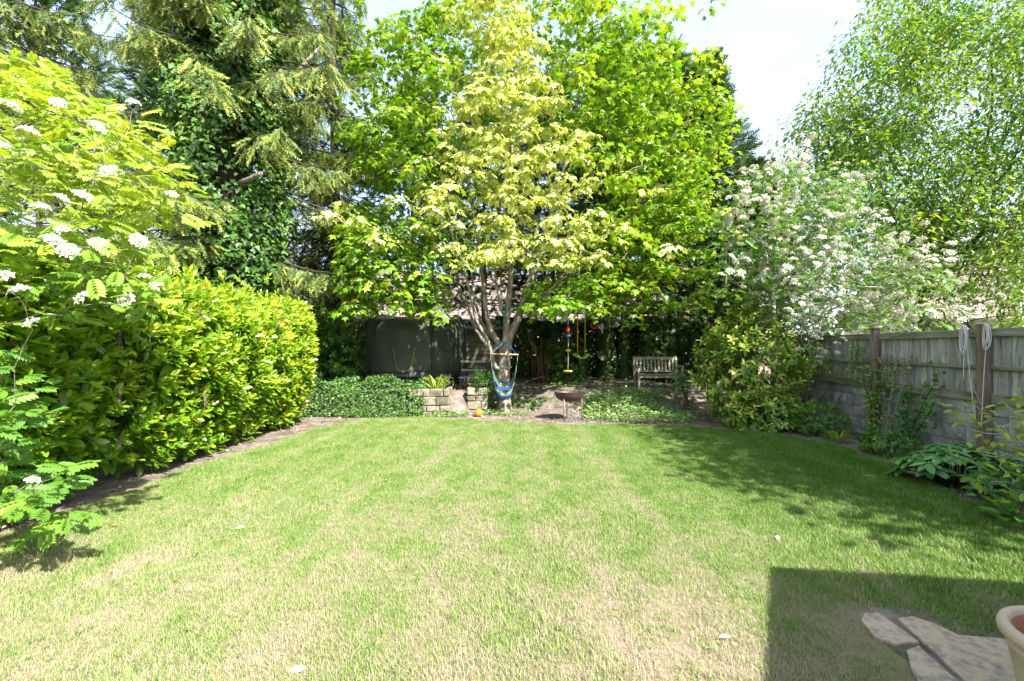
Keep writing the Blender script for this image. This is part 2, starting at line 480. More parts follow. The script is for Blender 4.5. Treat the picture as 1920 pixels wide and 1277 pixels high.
def hammock_mat():
    m, t, p, out = new_mat('hammock_cloth')
    a = t.nodes.new('ShaderNodeAttribute'); a.attribute_name = 'rnd'
    B, G, W = (0.014, 0.035, 0.12), (0.12, 0.18, 0.085), (0.05, 0.10, 0.20)
    r = ramp(t, [(0.0, B), (0.06, W), (0.10, G), (0.24, G), (0.27, B), (0.50, (0.02, 0.05, 0.18)), (0.53, W), (0.56, G), (0.70, G), (0.73, W), (0.78, B), (0.90, (0.03, 0.075, 0.20)), (0.96, B)])
    r.color_ramp.interpolation = 'CONSTANT'
    t.links.new(a.outputs['Fac'], r.inputs['Fac']); t.links.new(r.outputs['Color'], p.inputs['Base Color'])
    p.inputs['Roughness'].default_value = 0.9
    return m


M['hammock'] = hammock_mat()


def grass_mat(name, blade):
    m, t, p, out = new_mat(name)
    g = t.nodes.new('ShaderNodeNewGeometry')
    mp1 = t.nodes.new('ShaderNodeMapping')
    mp1.inputs['Rotation'].default_value = (0, 0, math.radians(12))
    mp1.inputs['Scale'].default_value = (1.0, 0.6, 0)
    t.links.new(g.outputs['Position'], mp1.inputs['Vector'])
    n1 = t.nodes.new('ShaderNodeTexNoise'); n1.inputs['Scale'].default_value = 2.6
    n1.inputs['Detail'].default_value = 10; n1.inputs['Roughness'].default_value = 0.74
    t.links.new(mp1.outputs[0], n1.inputs['Vector'])
    # the turf is drier on the open side and lusher by the shaded bed
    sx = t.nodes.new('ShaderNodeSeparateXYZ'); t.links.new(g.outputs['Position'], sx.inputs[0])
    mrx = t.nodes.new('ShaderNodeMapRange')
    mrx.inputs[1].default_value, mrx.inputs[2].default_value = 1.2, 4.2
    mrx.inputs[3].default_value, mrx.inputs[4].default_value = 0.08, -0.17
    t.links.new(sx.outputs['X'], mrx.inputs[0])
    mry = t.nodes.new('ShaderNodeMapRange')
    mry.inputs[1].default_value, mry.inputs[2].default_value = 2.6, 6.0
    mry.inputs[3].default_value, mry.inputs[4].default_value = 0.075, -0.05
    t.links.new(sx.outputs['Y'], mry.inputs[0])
    # mowing streaks and a worn patch
    mp2 = t.nodes.new('ShaderNodeMapping')
    mp2.inputs['Rotation'].default_value = (0, 0, math.radians(17)); mp2.inputs['Scale'].default_value = (1.5, 0.10, 0)
    t.links.new(g.outputs['Position'], mp2.inputs['Vector'])
    n2 = t.nodes.new('ShaderNodeTexNoise'); n2.inputs['Scale'].default_value = 1.3; n2.inputs['Detail'].default_value = 4
    t.links.new(mp2.outputs[0], n2.inputs['Vector'])
    st = t.nodes.new('ShaderNodeMath'); st.operation = 'MULTIPLY_ADD'
    st.inputs[1].default_value, st.inputs[2].default_value = 0.42, -0.21
    t.links.new(n2.outputs['Fac'], st.inputs[0])
    vd = t.nodes.new('ShaderNodeVectorMath'); vd.operation = 'DISTANCE'; vd.inputs[1].default_value = (0.85, 2.75, 0)
    t.links.new(g.outputs['Position'], vd.inputs[0])
    wr = t.nodes.new('ShaderNodeMapRange')
    wr.inputs[1].default_value, wr.inputs[2].default_value, wr.inputs[3].default_value, wr.inputs[4].default_value = 0.3, 1.2, 0.055, 0.0
    t.links.new(vd.outputs['Value'], wr.inputs[0])
    s1 = t.nodes.new('ShaderNodeMath'); s1.operation = 'ADD'
    t.links.new(st.outputs[0], s1.inputs[0]); t.links.new(wr.outputs[0], s1.inputs[1])
    s2 = t.nodes.new('ShaderNodeMath'); s2.operation = 'ADD'
    t.links.new(n1.outputs['Fac'], s2.inputs[0]); t.links.new(s1.outputs[0], s2.inputs[1])
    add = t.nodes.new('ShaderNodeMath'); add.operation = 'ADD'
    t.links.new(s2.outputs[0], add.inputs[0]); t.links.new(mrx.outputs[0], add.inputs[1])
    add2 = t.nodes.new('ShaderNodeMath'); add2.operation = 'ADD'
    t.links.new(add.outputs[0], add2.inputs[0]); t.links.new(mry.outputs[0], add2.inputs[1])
    if blade:
        a = t.nodes.new('ShaderNodeAttribute'); a.attribute_name = 'rnd'
        mr = t.nodes.new('ShaderNodeMapRange')
        mr.inputs[3].default_value, mr.inputs[4].default_value = -0.17, 0.17
        t.links.new(a.outputs['Fac'], mr.inputs[0])
        add3 = t.nodes.new('ShaderNodeMath'); add3.operation = 'ADD'
        t.links.new(add2.outputs[0], add3.inputs[0]); t.links.new(mr.outputs[0], add3.inputs[1])
        fac = add3
        stops = [(0.30, (0.10, 0.21, 0.025)), (0.47, (0.19, 0.30, 0.06)), (0.60, (0.30, 0.37, 0.13)), (0.72, (0.37, 0.345, 0.215)), (0.86, (0.43, 0.37, 0.28))]
    else:
        fac = add2
        stops = [(0.32, (0.06, 0.11, 0.025)), (0.48, (0.13, 0.15, 0.06)), (0.60, (0.18, 0.145, 0.095)), (0.78, (0.21, 0.16, 0.115))]
    r = ramp(t, stops)
    t.links.new(fac.outputs[0], r.inputs['Fac'])
    t.links.new(r.outputs['Color'], p.inputs['Base Color'])
    p.inputs['Roughness'].default_value = 0.55 if blade else 0.95
    p.inputs['Specular IOR Level'].default_value = 0.3
    if blade:
        tr = t.nodes.new('ShaderNodeBsdfTranslucent')
        t.links.new(r.outputs['Color'], tr.inputs['Color'])
        ms = t.nodes.new('ShaderNodeMixShader'); ms.inputs[0].default_value = 0.35
        t.links.new(p.outputs[0], ms.inputs[1]); t.links.new(tr.outputs[0], ms.inputs[2])
        t.links.new(ms.outputs[0], out.inputs['Surface'])
    return m


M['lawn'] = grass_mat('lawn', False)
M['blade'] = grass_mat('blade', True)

# ------------------------------------------------------------------ leaf shapes (x side, y along, z up)
def tpl(v, f):
    return np.array(v, float), np.array(f, int)


T_OVAL = tpl([(0, 0, 0), (0, .36, -.035), (0, .70, -.03), (0, 1, -.06), (-.17, .26, .03), (-.21, .58, .035), (-.12, .86, 0), (.17, .26, .03), (.21, .58, .035), (.12, .86, 0)],
             [(0, 1, 4), (4, 1, 5), (1, 2, 5), (5, 2, 6), (2, 3, 6), (0, 7, 1), (7, 8, 1), (1, 8, 2), (8, 9, 2), (2, 9, 3)])
T_SMALL = tpl([(0, 0, 0), (-.24, .45, .04), (0, .5, -.03), (.24, .45, .04), (0, 1, -.08)], [(0, 2, 1), (0, 3, 2), (1, 2, 4), (2, 3, 4)])
T_CHERRY = tpl([(0, 0, 0), (-.20, .45, .04), (0, .5, -.03), (.20, .45, .04), (0, 1, -.10)], [(0, 2, 1), (0, 3, 2), (1, 2, 4), (2, 3, 4)])
T_NARROW = tpl([(0, 0, 0), (-.14, .45, .03), (0, .5, -.02), (.14, .45, .03), (0, 1, -.12)], [(0, 2, 1), (0, 3, 2), (1, 2, 4), (2, 3, 4)])


def maple_tpl():
    half = [(.40, -.05), (.28, .18), (.57, .44), (.20, .54)]
    ring = [(0, .08)] + half + [(0, 1.0)] + [(-x, y) for x, y in half[::-1]]
    v = [(0, .34, .03)] + [(x, y, -.20 * (y - .3) ** 2 - .38 * x * x) for x, y in ring]
    n = len(ring)
    return tpl(v, [(0, 1 + i, 1 + (i + 1) % n) for i in range(n)])


T_MAPLE = maple_tpl()
T_MAPLE_V = (T_MAPLE[0].copy(), T_MAPLE[1])


def ivy_tpl():
    ring = [(0, .05), (.46, .14), (.28, .46), (0, 1), (-.28, .46), (-.46, .14)]
    v = [(0, .36, .05)] + [(x, y, -.12 * x * x - .1 * y * y) for x, y in ring]
    return tpl(v, [(0, 1 + i, 1 + (i + 1) % 6) for i in range(6)])


T_IVY = ivy_tpl()


def pinnate_tpl(pairs=6, lw=.065, ll=.27, far=False):
    v, f = [], []

    def leaflet(bx, by, ang, L):
        i = len(v)
        c, s = math.cos(ang), math.sin(ang)
        droop = -.10
        if far:
            for (a, b, z) in [(0, 0, 0), (.5, -lw, .01), (.5, lw, .01), (1, 0, -.05)]:
                x = a * L
                v.append((bx + c * x - s * b, by + s * x + c * b, z + droop * a * abs(c) - .22 * by * by))
            f.extend([(i, i + 2, i + 1), (i + 1, i + 2, i + 3)])
            return
        for (a, b, z) in [(0, 0, 0), (.34, -lw, .012), (.42, 0, -.012), (.34, lw, .012), (.74, -lw * .8, -.01), (.74, lw * .8, -.01), (1, 0, -.05)]:
            x = a * L
            v.append((bx + c * x - s * b, by + s * x + c * b, z + droop * a * abs(c) - .22 * by * by))
        f.extend([(i, i + 2, i + 1), (i, i + 3, i + 2), (i + 1, i + 2, i + 4), (i + 2, i + 3, i + 5), (i + 2, i + 6, i + 4), (i + 2, i + 5, i + 6)])
    for k in range(pairs):
        y = .20 + .62 * k / (pairs - 1)
        L = ll * (0.8 + .45 * math.sin(math.pi * (k + .8) / (pairs + .4)))
        leaflet(0.006, y, math.radians(38), L)
        leaflet(-0.006, y, math.radians(142), L)
    leaflet(0, .86, math.radians(90), ll * .9)
    i = len(v)
    v.extend([(-.008, 0, 0), (.008, 0, 0), (.005, .5, -.055), (-.005, .5, -.055), (0, .88, -.17)])
    f.extend([(i, i + 1, i + 2), (i, i + 2, i + 3), (i + 3, i + 2, i + 4)])
    return tpl(v, f)


T_PIN = pinnate_tpl()
T_PIN_FAR = pinnate_tpl(5, .075, .32, True)


def spruce_tpl():
    v, f = [], []
    for k in range(6):
        y = .06 + .88 * k / 5
        for s in (-1, 1):
            i = len(v)
            L = .20 * (1.1 - .5 * y)
            z = .05 * ((k % 3) - 1)
            v.extend([(0, y - .055, 0), (0, y + .055, 0), (s * L * .85, y + L * .8, z - .02)])
            f.append((i, i + 1, i + 2))
    i = len(v)
    v.extend([(-.018, 0, 0), (.018, 0, 0), (0, 1.05, -.02), (0, 0, -.03)])
    f.extend([(i, i + 1, i + 2), (i, i + 3, i + 2)])
    return tpl(v, f)


T_SPRUCE = spruce_tpl()


def cypress_tpl():
    v, f = [], []
    for k in range(5):
        y = .1 + .7 * k / 4
        for s in (-1, 1):
            i = len(v)
            L = .42 * (1 - .55 * y)
            v.extend([(0, y - .09, 0), (0, y + .08, 0), (s * L * .75, y + L * .9, -.05)])
            f.append((i, i + 2, i + 1))
    i = len(v)
    v.extend([(-.03, 0, 0), (.03, 0, 0), (0, 1.08, -.03)])
    f.append((i, i + 1, i + 2))
    return tpl(v, f)


T_CYP = cypress_tpl()


def strap_tpl():
    v, f = [], []
    n = 6
    for k in range(n + 1):
        a = k / n
        w = .028 * (1 - a ** 2.2) + .001
        y = .85 * math.sin(a * 1.5) / math.sin(1.5)
        z = a * .62 - a ** 3 * .50
        v.extend([(-w, y * .7, z), (0, y * .7, z - w * .5), (w, y * .7, z)])
    for k in range(n):
        b = k * 3
        f.extend([(b, b + 1, b + 4), (b, b + 4, b + 3), (b + 1, b + 2, b + 5), (b + 1, b + 5, b + 4)])
    return tpl(v, f)


T_STRAP = strap_tpl()


def blossom_tpl(nf=64, npet=5, rp=.075):
    """flat-topped head of many small florets"""
    r = np.random.default_rng(3)
    v, f = [], []
    for k in range(nf):
        a = k * 2.39996
        rad = .48 * math.sqrt((k + .5) / nf)
        rad *= r.uniform(.85, 1.12)
        c = np.array([rad * math.cos(a), rad * math.sin(a), .20 - .75 * rad * rad + r.uniform(-.05, .05)])
        i = len(v)
        v.append(tuple(c + [0, 0, .03]))
        t = r.uniform(0, 1)
        tilt = r.normal(0, .09, 2)
        for j in range(npet):
            an = t + j * 2 * math.pi / npet
            dx, dy = rp * math.cos(an), rp * math.sin(an)
            v.append(tuple(c + [dx, dy, dx * tilt[0] * 9 + dy * tilt[1] * 9]))
        f.extend([(i, i + 1 + j, i + 1 + (j + 1) % npet) for j in range(npet)])
    return tpl(v, f)


T_BLOSSOM = blossom_tpl()
T_BLOSSOM_FAR = blossom_tpl(30, 4, .11)
RV = {id(T_BLOSSOM_FAR): np.repeat(np.random.default_rng(6).uniform(-.75, .3, 30), 5), id(T_MAPLE_V): np.array([-.42] + [.06] * (len(T_MAPLE_V[0]) - 1)), id(T_BLOSSOM): np.repeat(np.random.default_rng(5).uniform(-.75, .3, 64), 6)}


def leaf_basis(D, N):
    D = nrm(D)
    S = nrm(np.cross(D, N))
    U = np.cross(S, D)
    return S, D, U


def cloud(name, T, P, D, N, S, m, parent=None, rnd=None, smooth=True, kind=None, label=None, split=0, split_name='leaf'):
    """many leaves as one mesh; the `split` largest as seen from the garden become objects of their own"""
    V, Fc = T
    P = np.asarray(P, float); n = len(P)
    D = np.broadcast_to(D, P.shape); N = np.broadcast_to(N, P.shape)
    S = np.broadcast_to(S, (n,)).astype(float)
    rnd = rng.random(n) if rnd is None else np.clip(rnd, 0, 1)
    s, d, u = leaf_basis(D, N)
    keep = np.ones(n, bool)
    if split:
        depth = np.maximum(P[:, 1], .3)
        inside = (np.abs(P[:, 0] / depth) < 1.05) & (np.abs((P[:, 2] - CAM_Z) / depth) < .70)
        view = nrm(P - np.array([0, 0, CAM_Z]))
        facing = np.abs((u * view).sum(1))
        q = vnoise(P, .8, 5) * .02
        score = np.where(inside, S / depth * (.35 + facing) * (1 + q) * SCORE.get(id(P), 1.0), 0)
        if 'w' in SCORE:
            score = score * SCORE['w']
        pick = np.argsort(-score)[:split]
        pick = pick[score[pick] > 0]
        keep[pick] = False
        variants = []
        for k in range(6):
            variants.append(np_mesh(split_name, V, Fc, m, smooth, {'rnd': np.full(len(V), (k + .5) / 6)}))
        for i in pick:
            o = bpy.data.objects.new(split_name, variants[min(5, int(rnd[i] * 6))])
            COL.objects.link(o)
            mat = Matrix(((s[i][0] * S[i], d[i][0] * S[i], u[i][0] * S[i], P[i][0]),
                          (s[i][1] * S[i], d[i][1] * S[i], u[i][1] * S[i], P[i][1]),
                          (s[i][2] * S[i], d[i][2] * S[i], u[i][2] * S[i], P[i][2]), (0, 0, 0, 1)))
            if parent is not None:
                o.parent = parent
                mat = Matrix.Translation(-Vector(parent.location)) @ mat if parent.type == 'EMPTY' else mat
            o.matrix_basis = mat
    P, s, d, u, S, rnd = P[keep], s[keep], d[keep], u[keep], S[keep], rnd[keep]
    n = len(P)
    if n == 0:
        return None
    W = P[:, None] + S[:, None, None] * (V[None, :, :1] * s[:, None] + V[None, :, 1:2] * d[:, None] + V[None, :, 2:] * u[:, None])
    faces = (Fc[None] + (np.arange(n) * len(V))[:, None, None]).reshape(-1, Fc.shape[1])
    me = np_mesh(name, W.reshape(-1, 3), faces, m, smooth, {'rnd': np.repeat(rnd, len(V)) + np.tile(RV.get(id(T), np.zeros(len(V))), n)})
    o = link(name, me, parent)
    return tag(o, label, None, None, kind)


SCORE = {}


def frusta(A, B, ra, rb, k=6):
    """separate tapered segments, vectorised"""
    A = np.asarray(A, float); B = np.asarray(B, float); n = len(A)
    d = nrm(B - A)
    ref = np.where(np.abs(d[:, 2:3]) < .9, np.array([[0, 0, 1.0]]), np.array([[1.0, 0, 0]]))
    s = nrm(np.cross(d, ref)); u = np.cross(d, s)
    a = np.arange(k) / k * 2 * math.pi
    ring = np.cos(a)[None, :, None] * s[:, None] + np.sin(a)[None, :, None] * u[:, None]
    va = A[:, None] + ring * np.asarray(ra)[:, None, None]
    vb = B[:, None] + ring * np.asarray(rb)[:, None, None] + d[:, None] * (np.asarray(rb) * .3)[:, None, None]
    v = np.concatenate([va, vb], 1).reshape(-1, 3)
    j = np.arange(k); j2 = (j + 1) % k
    f = np.stack([j, j2, j2 + k, j + k], 1)
    f = (f[None] + (np.arange(n) * 2 * k)[:, None, None]).reshape(-1, 4)
    return v, f


class Skel:
    def __init__(self):
        self.p, self.par, self.rfix = [], [], {}

    def add(self, p, par, r=None):
        self.p.append(np.asarray(p, float)); self.par.append(par)
        if r is not None: self.rfix[len(self.p) - 1] = r
        return len(self.p) - 1

    def stem(self, pts, par=-1, r0=None, r1=None, sub=3):
        """main stem through points, smooth-ish"""
        pts = np.asarray(pts, float)
        t = np.linspace(0, len(pts) - 1, (len(pts) - 1) * sub + 1)
        out = []
        for q in t:
            i = min(int(q), len(pts) - 2); f = q - i
            p0, p1, p2, p3 = pts[max(i - 1, 0)], pts[i], pts[i + 1], pts[min(i + 2, len(pts) - 1)]
            out.append(.5 * (2 * p1 + (p2 - p0) * f + (2 * p0 - 5 * p1 + 4 * p2 - p3) * f * f + (3 * p1 - p0 - 3 * p2 + p3) * f ** 3))
        ids = []
        for i, q in enumerate(out):
            if i == 0 and par >= 0:
                ids.append(par); continue
            r = None if r0 is None else r0 + (r1 - r0) * i / (len(out) - 1)
            par = self.add(q, par, r); ids.append(par)
        return ids

    def grow(self, targets, up=.25, jit=.06, segs=3, first=0, sag=0.0):
        """join each target to the skeleton by a bent twig; returns tip ids"""
        base = self.p[0]
        targets = np.asarray(targets, float)
        trunk_axis = base[None, :2]
        order = np.argsort(np.linalg.norm(targets[:, :2] - trunk_axis, axis=1) * 1.0 + .25 * targets[:, 2])
        tips = np.zeros(len(targets), int)
        cap = len(self.p) + len(targets) * segs + 4
        arr = np.zeros((cap, 3)); n = len(self.p); arr[:n] = self.p
        for k in order:
            t = targets[k]
            dlt = t - arr[first:n]
            dist = np.linalg.norm(dlt, axis=1)
            cost = dist + up * np.maximum(0, dist * .35 - dlt[:, 2]) * 1.0
            b = int(np.argmin(cost)) + first
            a = arr[b]
            par = b
            L = np.linalg.norm(t - a)
            for i in range(1, segs + 1):
                f = i / segs
                q = a + (t - a) * f
                q[2] += (math.sin(f * math.pi) * (.10 - sag)) * L
                if i < segs: q = q + rng.normal(0, jit, 3) * L * .5
                par = self.add(q, par)
                arr[n] = q; n += 1
            tips[k] = par
        return tips

    def mesh(self, name, m, parent, rtip=.006, power=2.3, k=7, rmax=9, flare=0.0):
        n = len(self.p); P = np.array(self.p); par = np.array(self.par)
        w = np.zeros(n)
        kids = np.bincount(par[par >= 0], minlength=n)
        w[kids == 0] = 1
        for i in range(n - 1, -1, -1):
            if par[i] >= 0: w[par[i]] += w[i]
        r = np.minimum(rtip * np.maximum(w, 1) ** (1 / power), rmax)
        for i, v in self.rfix.items(): r[i] = v
        c = np.where(par >= 0)[0]
        ra = np.minimum(r[par[c]], r[c] * 1.35); rb = r[c]
        if flare:
            z0 = P[0][2]
            ra = ra * (1 + flare * np.exp(-(P[par[c]][:, 2] - z0) / .16)); rb = rb * (1 + flare * np.exp(-(P[c][:, 2] - z0) / .16))
        big = rb > .02
        vs, fs, off = [], [], 0
        for sel, kk in ((big, max(k, 9)), (~big, 4)):
            if sel.any():
                v, f = frusta(P[par[c]][sel], P[c][sel], ra[sel], rb[sel], kk)
                vs.append(v); fs.append(f + off); off += len(v)
        me = np_mesh(name, np.concatenate(vs), np.concatenate(fs), m, True)
        return link(name, me, parent)


def rand_dir(n):
    return nrm(rng.normal(0, 1, (n, 3)))


def in_poly(P, poly):
    poly = np.asarray(poly, float)
    x, y = P[:, 0], P[:, 1]
    c = np.zeros(len(P), bool)
    j = len(poly) - 1
    for i in range(len(poly)):
        xi, yi = poly[i]; xj, yj = poly[j]
        hit = ((yi > y) != (yj > y)) & (x < (xj - xi) * (y - yi) / (yj - yi + 1e-12) + xi)
        c ^= hit
        j = i
    return c


# ================================================================== THE SETTING
def ground_sheet():
    xs = np.unique(np.concatenate([[-400, -150, -70, -40, -25], np.arange(-16, -8, 1.0), np.arange(-8, 8.01, .2), np.arange(9, 20, 1.0), [30, 50, 90, 160, 400]]))
    ys = np.unique(np.concatenate([[-60, -30, -10], np.arange(-4, 10, 1.0), np.arange(10, 20.01, .2), np.arange(21, 34, 1.5), [45, 60, 90, 150, 250, 600]]))
    X, Y = np.meshgrid(xs, ys)
    Z = ground_h(X, Y)
    v = np.stack([X.ravel(), Y.ravel(), Z.ravel()], 1)
    nx, ny = len(xs), len(ys)
    i, j = np.meshgrid(np.arange(nx - 1), np.arange(ny - 1))
    b = (j * nx + i).ravel()
    f = np.stack([b, b + 1, b + nx + 1, b + nx], 1)
    o = link('ground', np_mesh('ground', v, f, M['soil'], True))
    tag(o, 'bare brown soil under the hedges, trees and beds', None, None, 'structure')


ground_sheet()

LAWN = np.array([(-4.7, -4), (-4.65, 3), (-4.6, 4.4), (-4.45, 7), (-4.25, 8.4), (-4.05, 10.2), (-3.4, 11.35), (-2.1, 11.65), (-.75, 11.05), (.47, 10.55), (2.1, 10.5),
                 (3.9, 10.1), (5.05, 9.4), (5.5, 8.2), (5.46, 7.25), (5.2, 6.45), (5.0, 5.4), (5.1, 4.9), (5.0, 3.2), (4.9, -4)])
PAVE = [[(1614, 1169), (1622, 1156), (1647, 1156), (1724, 1211), (1678, 1214), (1640, 1201)],
        [(1683, 1166), (1710, 1162), (1748, 1175), (1797, 1198), (1867, 1204), (2010, 1215), (2140, 1330), (1858, 1330), (1733, 1212)],
        [(1700, 1226), (1722, 1218), (1844, 1330), (1742, 1330), (1708, 1260)]]
PAVE_XY = [np.array([px(x, y, CAM_Z * F / (y - HY))[:2] for x, y in poly]) for poly in PAVE]


def lawn_sheet():
    n = len(LAWN)
    P = []
    for i in range(n):
        a, b = LAWN[i], LAWN[(i + 1) % n]
        L = np.linalg.norm(b - a)
        for t in np.arange(0, 1, min(1, .15 / L)):
            q = a + (b - a) * t
            q = q + .05 * np.array([math.sin(q[0] * 9 + q[1] * 5), math.cos(q[1] * 11 - q[0] * 3)])
            P.append((q[0], q[1], 0.004))
    me = bpy.data.meshes.new('lawn')
    me.from_pydata(P, [], [tuple(range(len(P)))])
    me.materials.append(M['lawn'])
    o = link('lawn', me)
    tag(o, 'mown garden lawn with dry straw coloured patches', None, None, 'structure')


lawn_sheet()


def paving():
    base = MB()
    allp = np.concatenate(PAVE_XY)
    c = allp.mean(0)
    ang = np.arange(28) / 28 * 2 * math.pi
    poly = [(2.30 - .10, 3.05), (2.35, 3.13), (2.6, 3.12), (2.85, 3.02), (3.1, 2.93), (3.4, 2.82), (3.4, 1.6), (2.0, 1.8), (2.15, 2.5), (2.12, 2.85)]
    v = [(x, y, .007) for x, y in poly]
    base.add(v, [tuple(range(len(v)))[::-1]])
    o = base.build('paving', M['soil'])
    tag(o, 'sunken soil bed of the stone path at the lawn corner', None, None, 'structure')
    for poly in PAVE_XY:
        n = len(poly)
        cc = poly.mean(0)
        ins = cc + (poly - cc) * .985
        m = MB()
        v = [(x, y, -.03) for x, y in poly] + [(x, y, .019) for x, y in poly] + [(x, y, .025) for x, y in ins]
        f = [tuple(range(2 * n, 3 * n))]
        for r in (0, 1):
            for i in range(n):
                f.append((r * n + i, r * n + (i + 1) % n, (r + 1) * n + (i + 1) % n, (r + 1) * n + i))
        area = .5 * sum(poly[i][0] * poly[(i + 1) % n][1] - poly[(i + 1) % n][0] * poly[i][1] for i in range(n))
        if area < 0: f = [q[::-1] for q in f]
        m.add(v, f)
        s = m.build('flagstone', M['flag'], o)


paving()


def grass():
    # blade clumps
    col = bpy.data.collections.new('grass_clumps')
    for k in range(7):
        nb = 34
        V, Fc, R = [], [], []
        for b in range(nb):
            a = rng.uniform(0, 6.283); r0 = .075 * math.sqrt(rng.random())
            base = np.array([r0 * math.cos(a), r0 * math.sin(a), -.004])
            h = rng.uniform(.013, .038); lean = rng.uniform(.1, 1.15) * h
            if rng.random() < .18: lean *= 2.0; h *= .55
            da = rng.uniform(0, 6.283)
            d = np.array([math.cos(da), math.sin(da), 0]); s = np.array([-d[1], d[0], 0]) * rng.uniform(.0010, .0019)
            i = len(V)
            mid = base + d * lean * .35 + np.array([0, 0, h * .62]); tip = base + d * lean + np.array([0, 0, h])
            V += [base - s, base + s, mid + s * .8, mid - s * .8, tip]
            Fc += [(i, i + 1, i + 2), (i, i + 2, i + 3), (i + 3, i + 2, i + 4)]
            R += [rng.random()] * 5
        me = np_mesh('grass_clump', np.array(V), np.array(Fc), M['blade'], True, {'rnd': R})
        o = bpy.data.objects.new('grass_clump', me)
        col.objects.link(o)
    # where clumps stand
    n = 105000
    P = np.stack([rng.uniform(-4.8, 5.7, n), rng.uniform(1.2, 11.8, n)], 1)
    j = P + np.stack([vnoise(np.c_[P, P[:, :1] * 0], 3, 1), vnoise(np.c_[P, P[:, :1] * 0], 3, 2)], 1) * .10
    ok = in_poly(j, LAWN)
    for poly in PAVE_XY:
        c = poly.mean(0)
        ok &= ~in_poly(P, c + (poly - c) * 1.10)
    bare = vnoise(np.c_[P, P[:, :1] * 0], 1.3, 9) + .6 * vnoise(np.c_[P, P[:, :1] * 0], 3.7, 4)
    lush = sstep(1.2, 4.2, P[:, 0]) 
    ok &= rng.random(n) < np.clip(1.05 - .42 * sstep(.05, .8, bare) * (1 - lush * .7), 0.2, 1)
    # worn soil rim around the stone path
    rim = np.min(np.linalg.norm(P[:, None] - np.concatenate(PAVE_XY)[None], axis=2), axis=1)
    ok &= (rng.random(n) < sstep(.02, .30, rim) + .12)
    worn = np.linalg.norm(P - np.array([.85, 2.75]), axis=1) + .5 * vnoise(np.c_[P, P[:, :1] * 0], 4.0, 14)
    ok &= rng.random(n) < .48 + .52 * sstep(.25, 1.0, worn)
    P = P[ok]; n = len(P)
    sc = rng.uniform(.7, 1.15, n) * (1 + .55 * sstep(2.0, 4.6, P[:, 0]) + .18 * vnoise(np.c_[P, P[:, :1] * 0], 1.1, 3))
    edge = vnoise(np.c_[P, P[:, :1] * 0], 5.0, 8)
    sc = sc * (1 + .25 * np.maximum(edge, 0)) * np.where(rng.random(n) < .03, 1.4, 1.0)
    me = bpy.data.meshes.new('grass')
    me.vertices.add(n)
    me.vertices.foreach_set('co', np.c_[P, np.full(n, .005)].astype(np.float32).ravel())
    a = me.attributes.new('sc', 'FLOAT', 'POINT'); a.data.foreach_set('value', sc.astype(np.float32))
    a = me.attributes.new('rot', 'FLOAT_VECTOR', 'POINT')
    a.data.foreach_set('vector', np.c_[rng.normal(0, .10, n), rng.normal(0, .10, n), rng.uniform(0, 6.28, n)].astype(np.float32).ravel())
    a = me.attributes.new('pick', 'INT', 'POINT'); a.data.foreach_set('value', rng.integers(0, 7, n).astype(np.int32))
    o = link('grass', me)
    tag(o, 'short green and straw blades of the garden lawn', 'grass', None, 'stuff')
    g = bpy.data.node_groups.new('grass_scatter', 'GeometryNodeTree')
    g.interface.new_socket('Geometry', in_out='INPUT', socket_type='NodeSocketGeometry')
    g.interface.new_socket('Geometry', in_out='OUTPUT', socket_type='NodeSocketGeometry')
    gi = g.nodes.new('NodeGroupInput'); go = g.nodes.new('NodeGroupOutput')
    ip = g.nodes.new('GeometryNodeInstanceOnPoints')
    ci = g.nodes.new('GeometryNodeCollectionInfo')
    ci.inputs['Collection'].default_value = col
    ci.inputs['Separate Children'].default_value = True
    ci.inputs['Reset Children'].default_value = True
    ip.inputs['Pick Instance'].default_value = True

    def attr(nm, ty):
        q = g.nodes.new('GeometryNodeInputNamedAttribute'); q.data_type = ty
        q.inputs['Name'].default_value = nm
        return [s for s in q.outputs if s.enabled and s.name == 'Attribute'][0]
    g.links.new(gi.outputs[0], ip.inputs['Points'])
    g.links.new(ci.outputs[0], ip.inputs['Instance'])
    g.links.new(attr('pick', 'INT'), ip.inputs['Instance Index'])
    er = g.nodes.new('FunctionNodeEulerToRotation')
    g.links.new(attr('rot', 'FLOAT_VECTOR'), er.inputs[0])
    g.links.new(er.outputs[0], ip.inputs['Rotation'])
    g.links.new(attr('sc', 'FLOAT'), ip.inputs['Scale'])
    g.links.new(ip.outputs[0], go.inputs[0])
    md = o.modifiers.new('scatter', 'NODES'); md.node_group = g


grass()


# ------------------------------------------------------------------ litter of dry leaves and twigs on the bare soil
def clover():
    n = 5200
    P = np.stack([rng.uniform(-4.3, 5.0, n), rng.uniform(2.0, 11.0, n)], 1)
    q = np.c_[P, P[:, :1] * 0]
    ok = in_poly(P, LAWN) & (vnoise(q, 1.6, 21) + .6 * vnoise(q, 4.1, 22) > .25)
    for poly in PAVE_XY:
        c = poly.mean(0)
        ok &= ~in_poly(P, c + (poly - c) * 1.2)
    P = P[ok]; n = len(P)
    a = rng.uniform(0, 6.28, n)
    for_three = np.repeat(P, 3, 0)
    an = np.repeat(a, 3) + np.tile([0, 2.09, 4.19], n)
    m = len(an)
    cloud('clover', T_SMALL, np.c_[for_three, np.repeat(rng.uniform(.018, .035, n), 3)], np.c_[np.cos(an), np.sin(an), np.full(m, .1)], UP + rng.normal(0, .2, (m, 3)), rng.uniform(.014, .028, m), M['groundcover'], None, .35 + rng.normal(0, .2, m), kind='stuff', label='small clover and weed leaves scattered through the lawn')


clover()


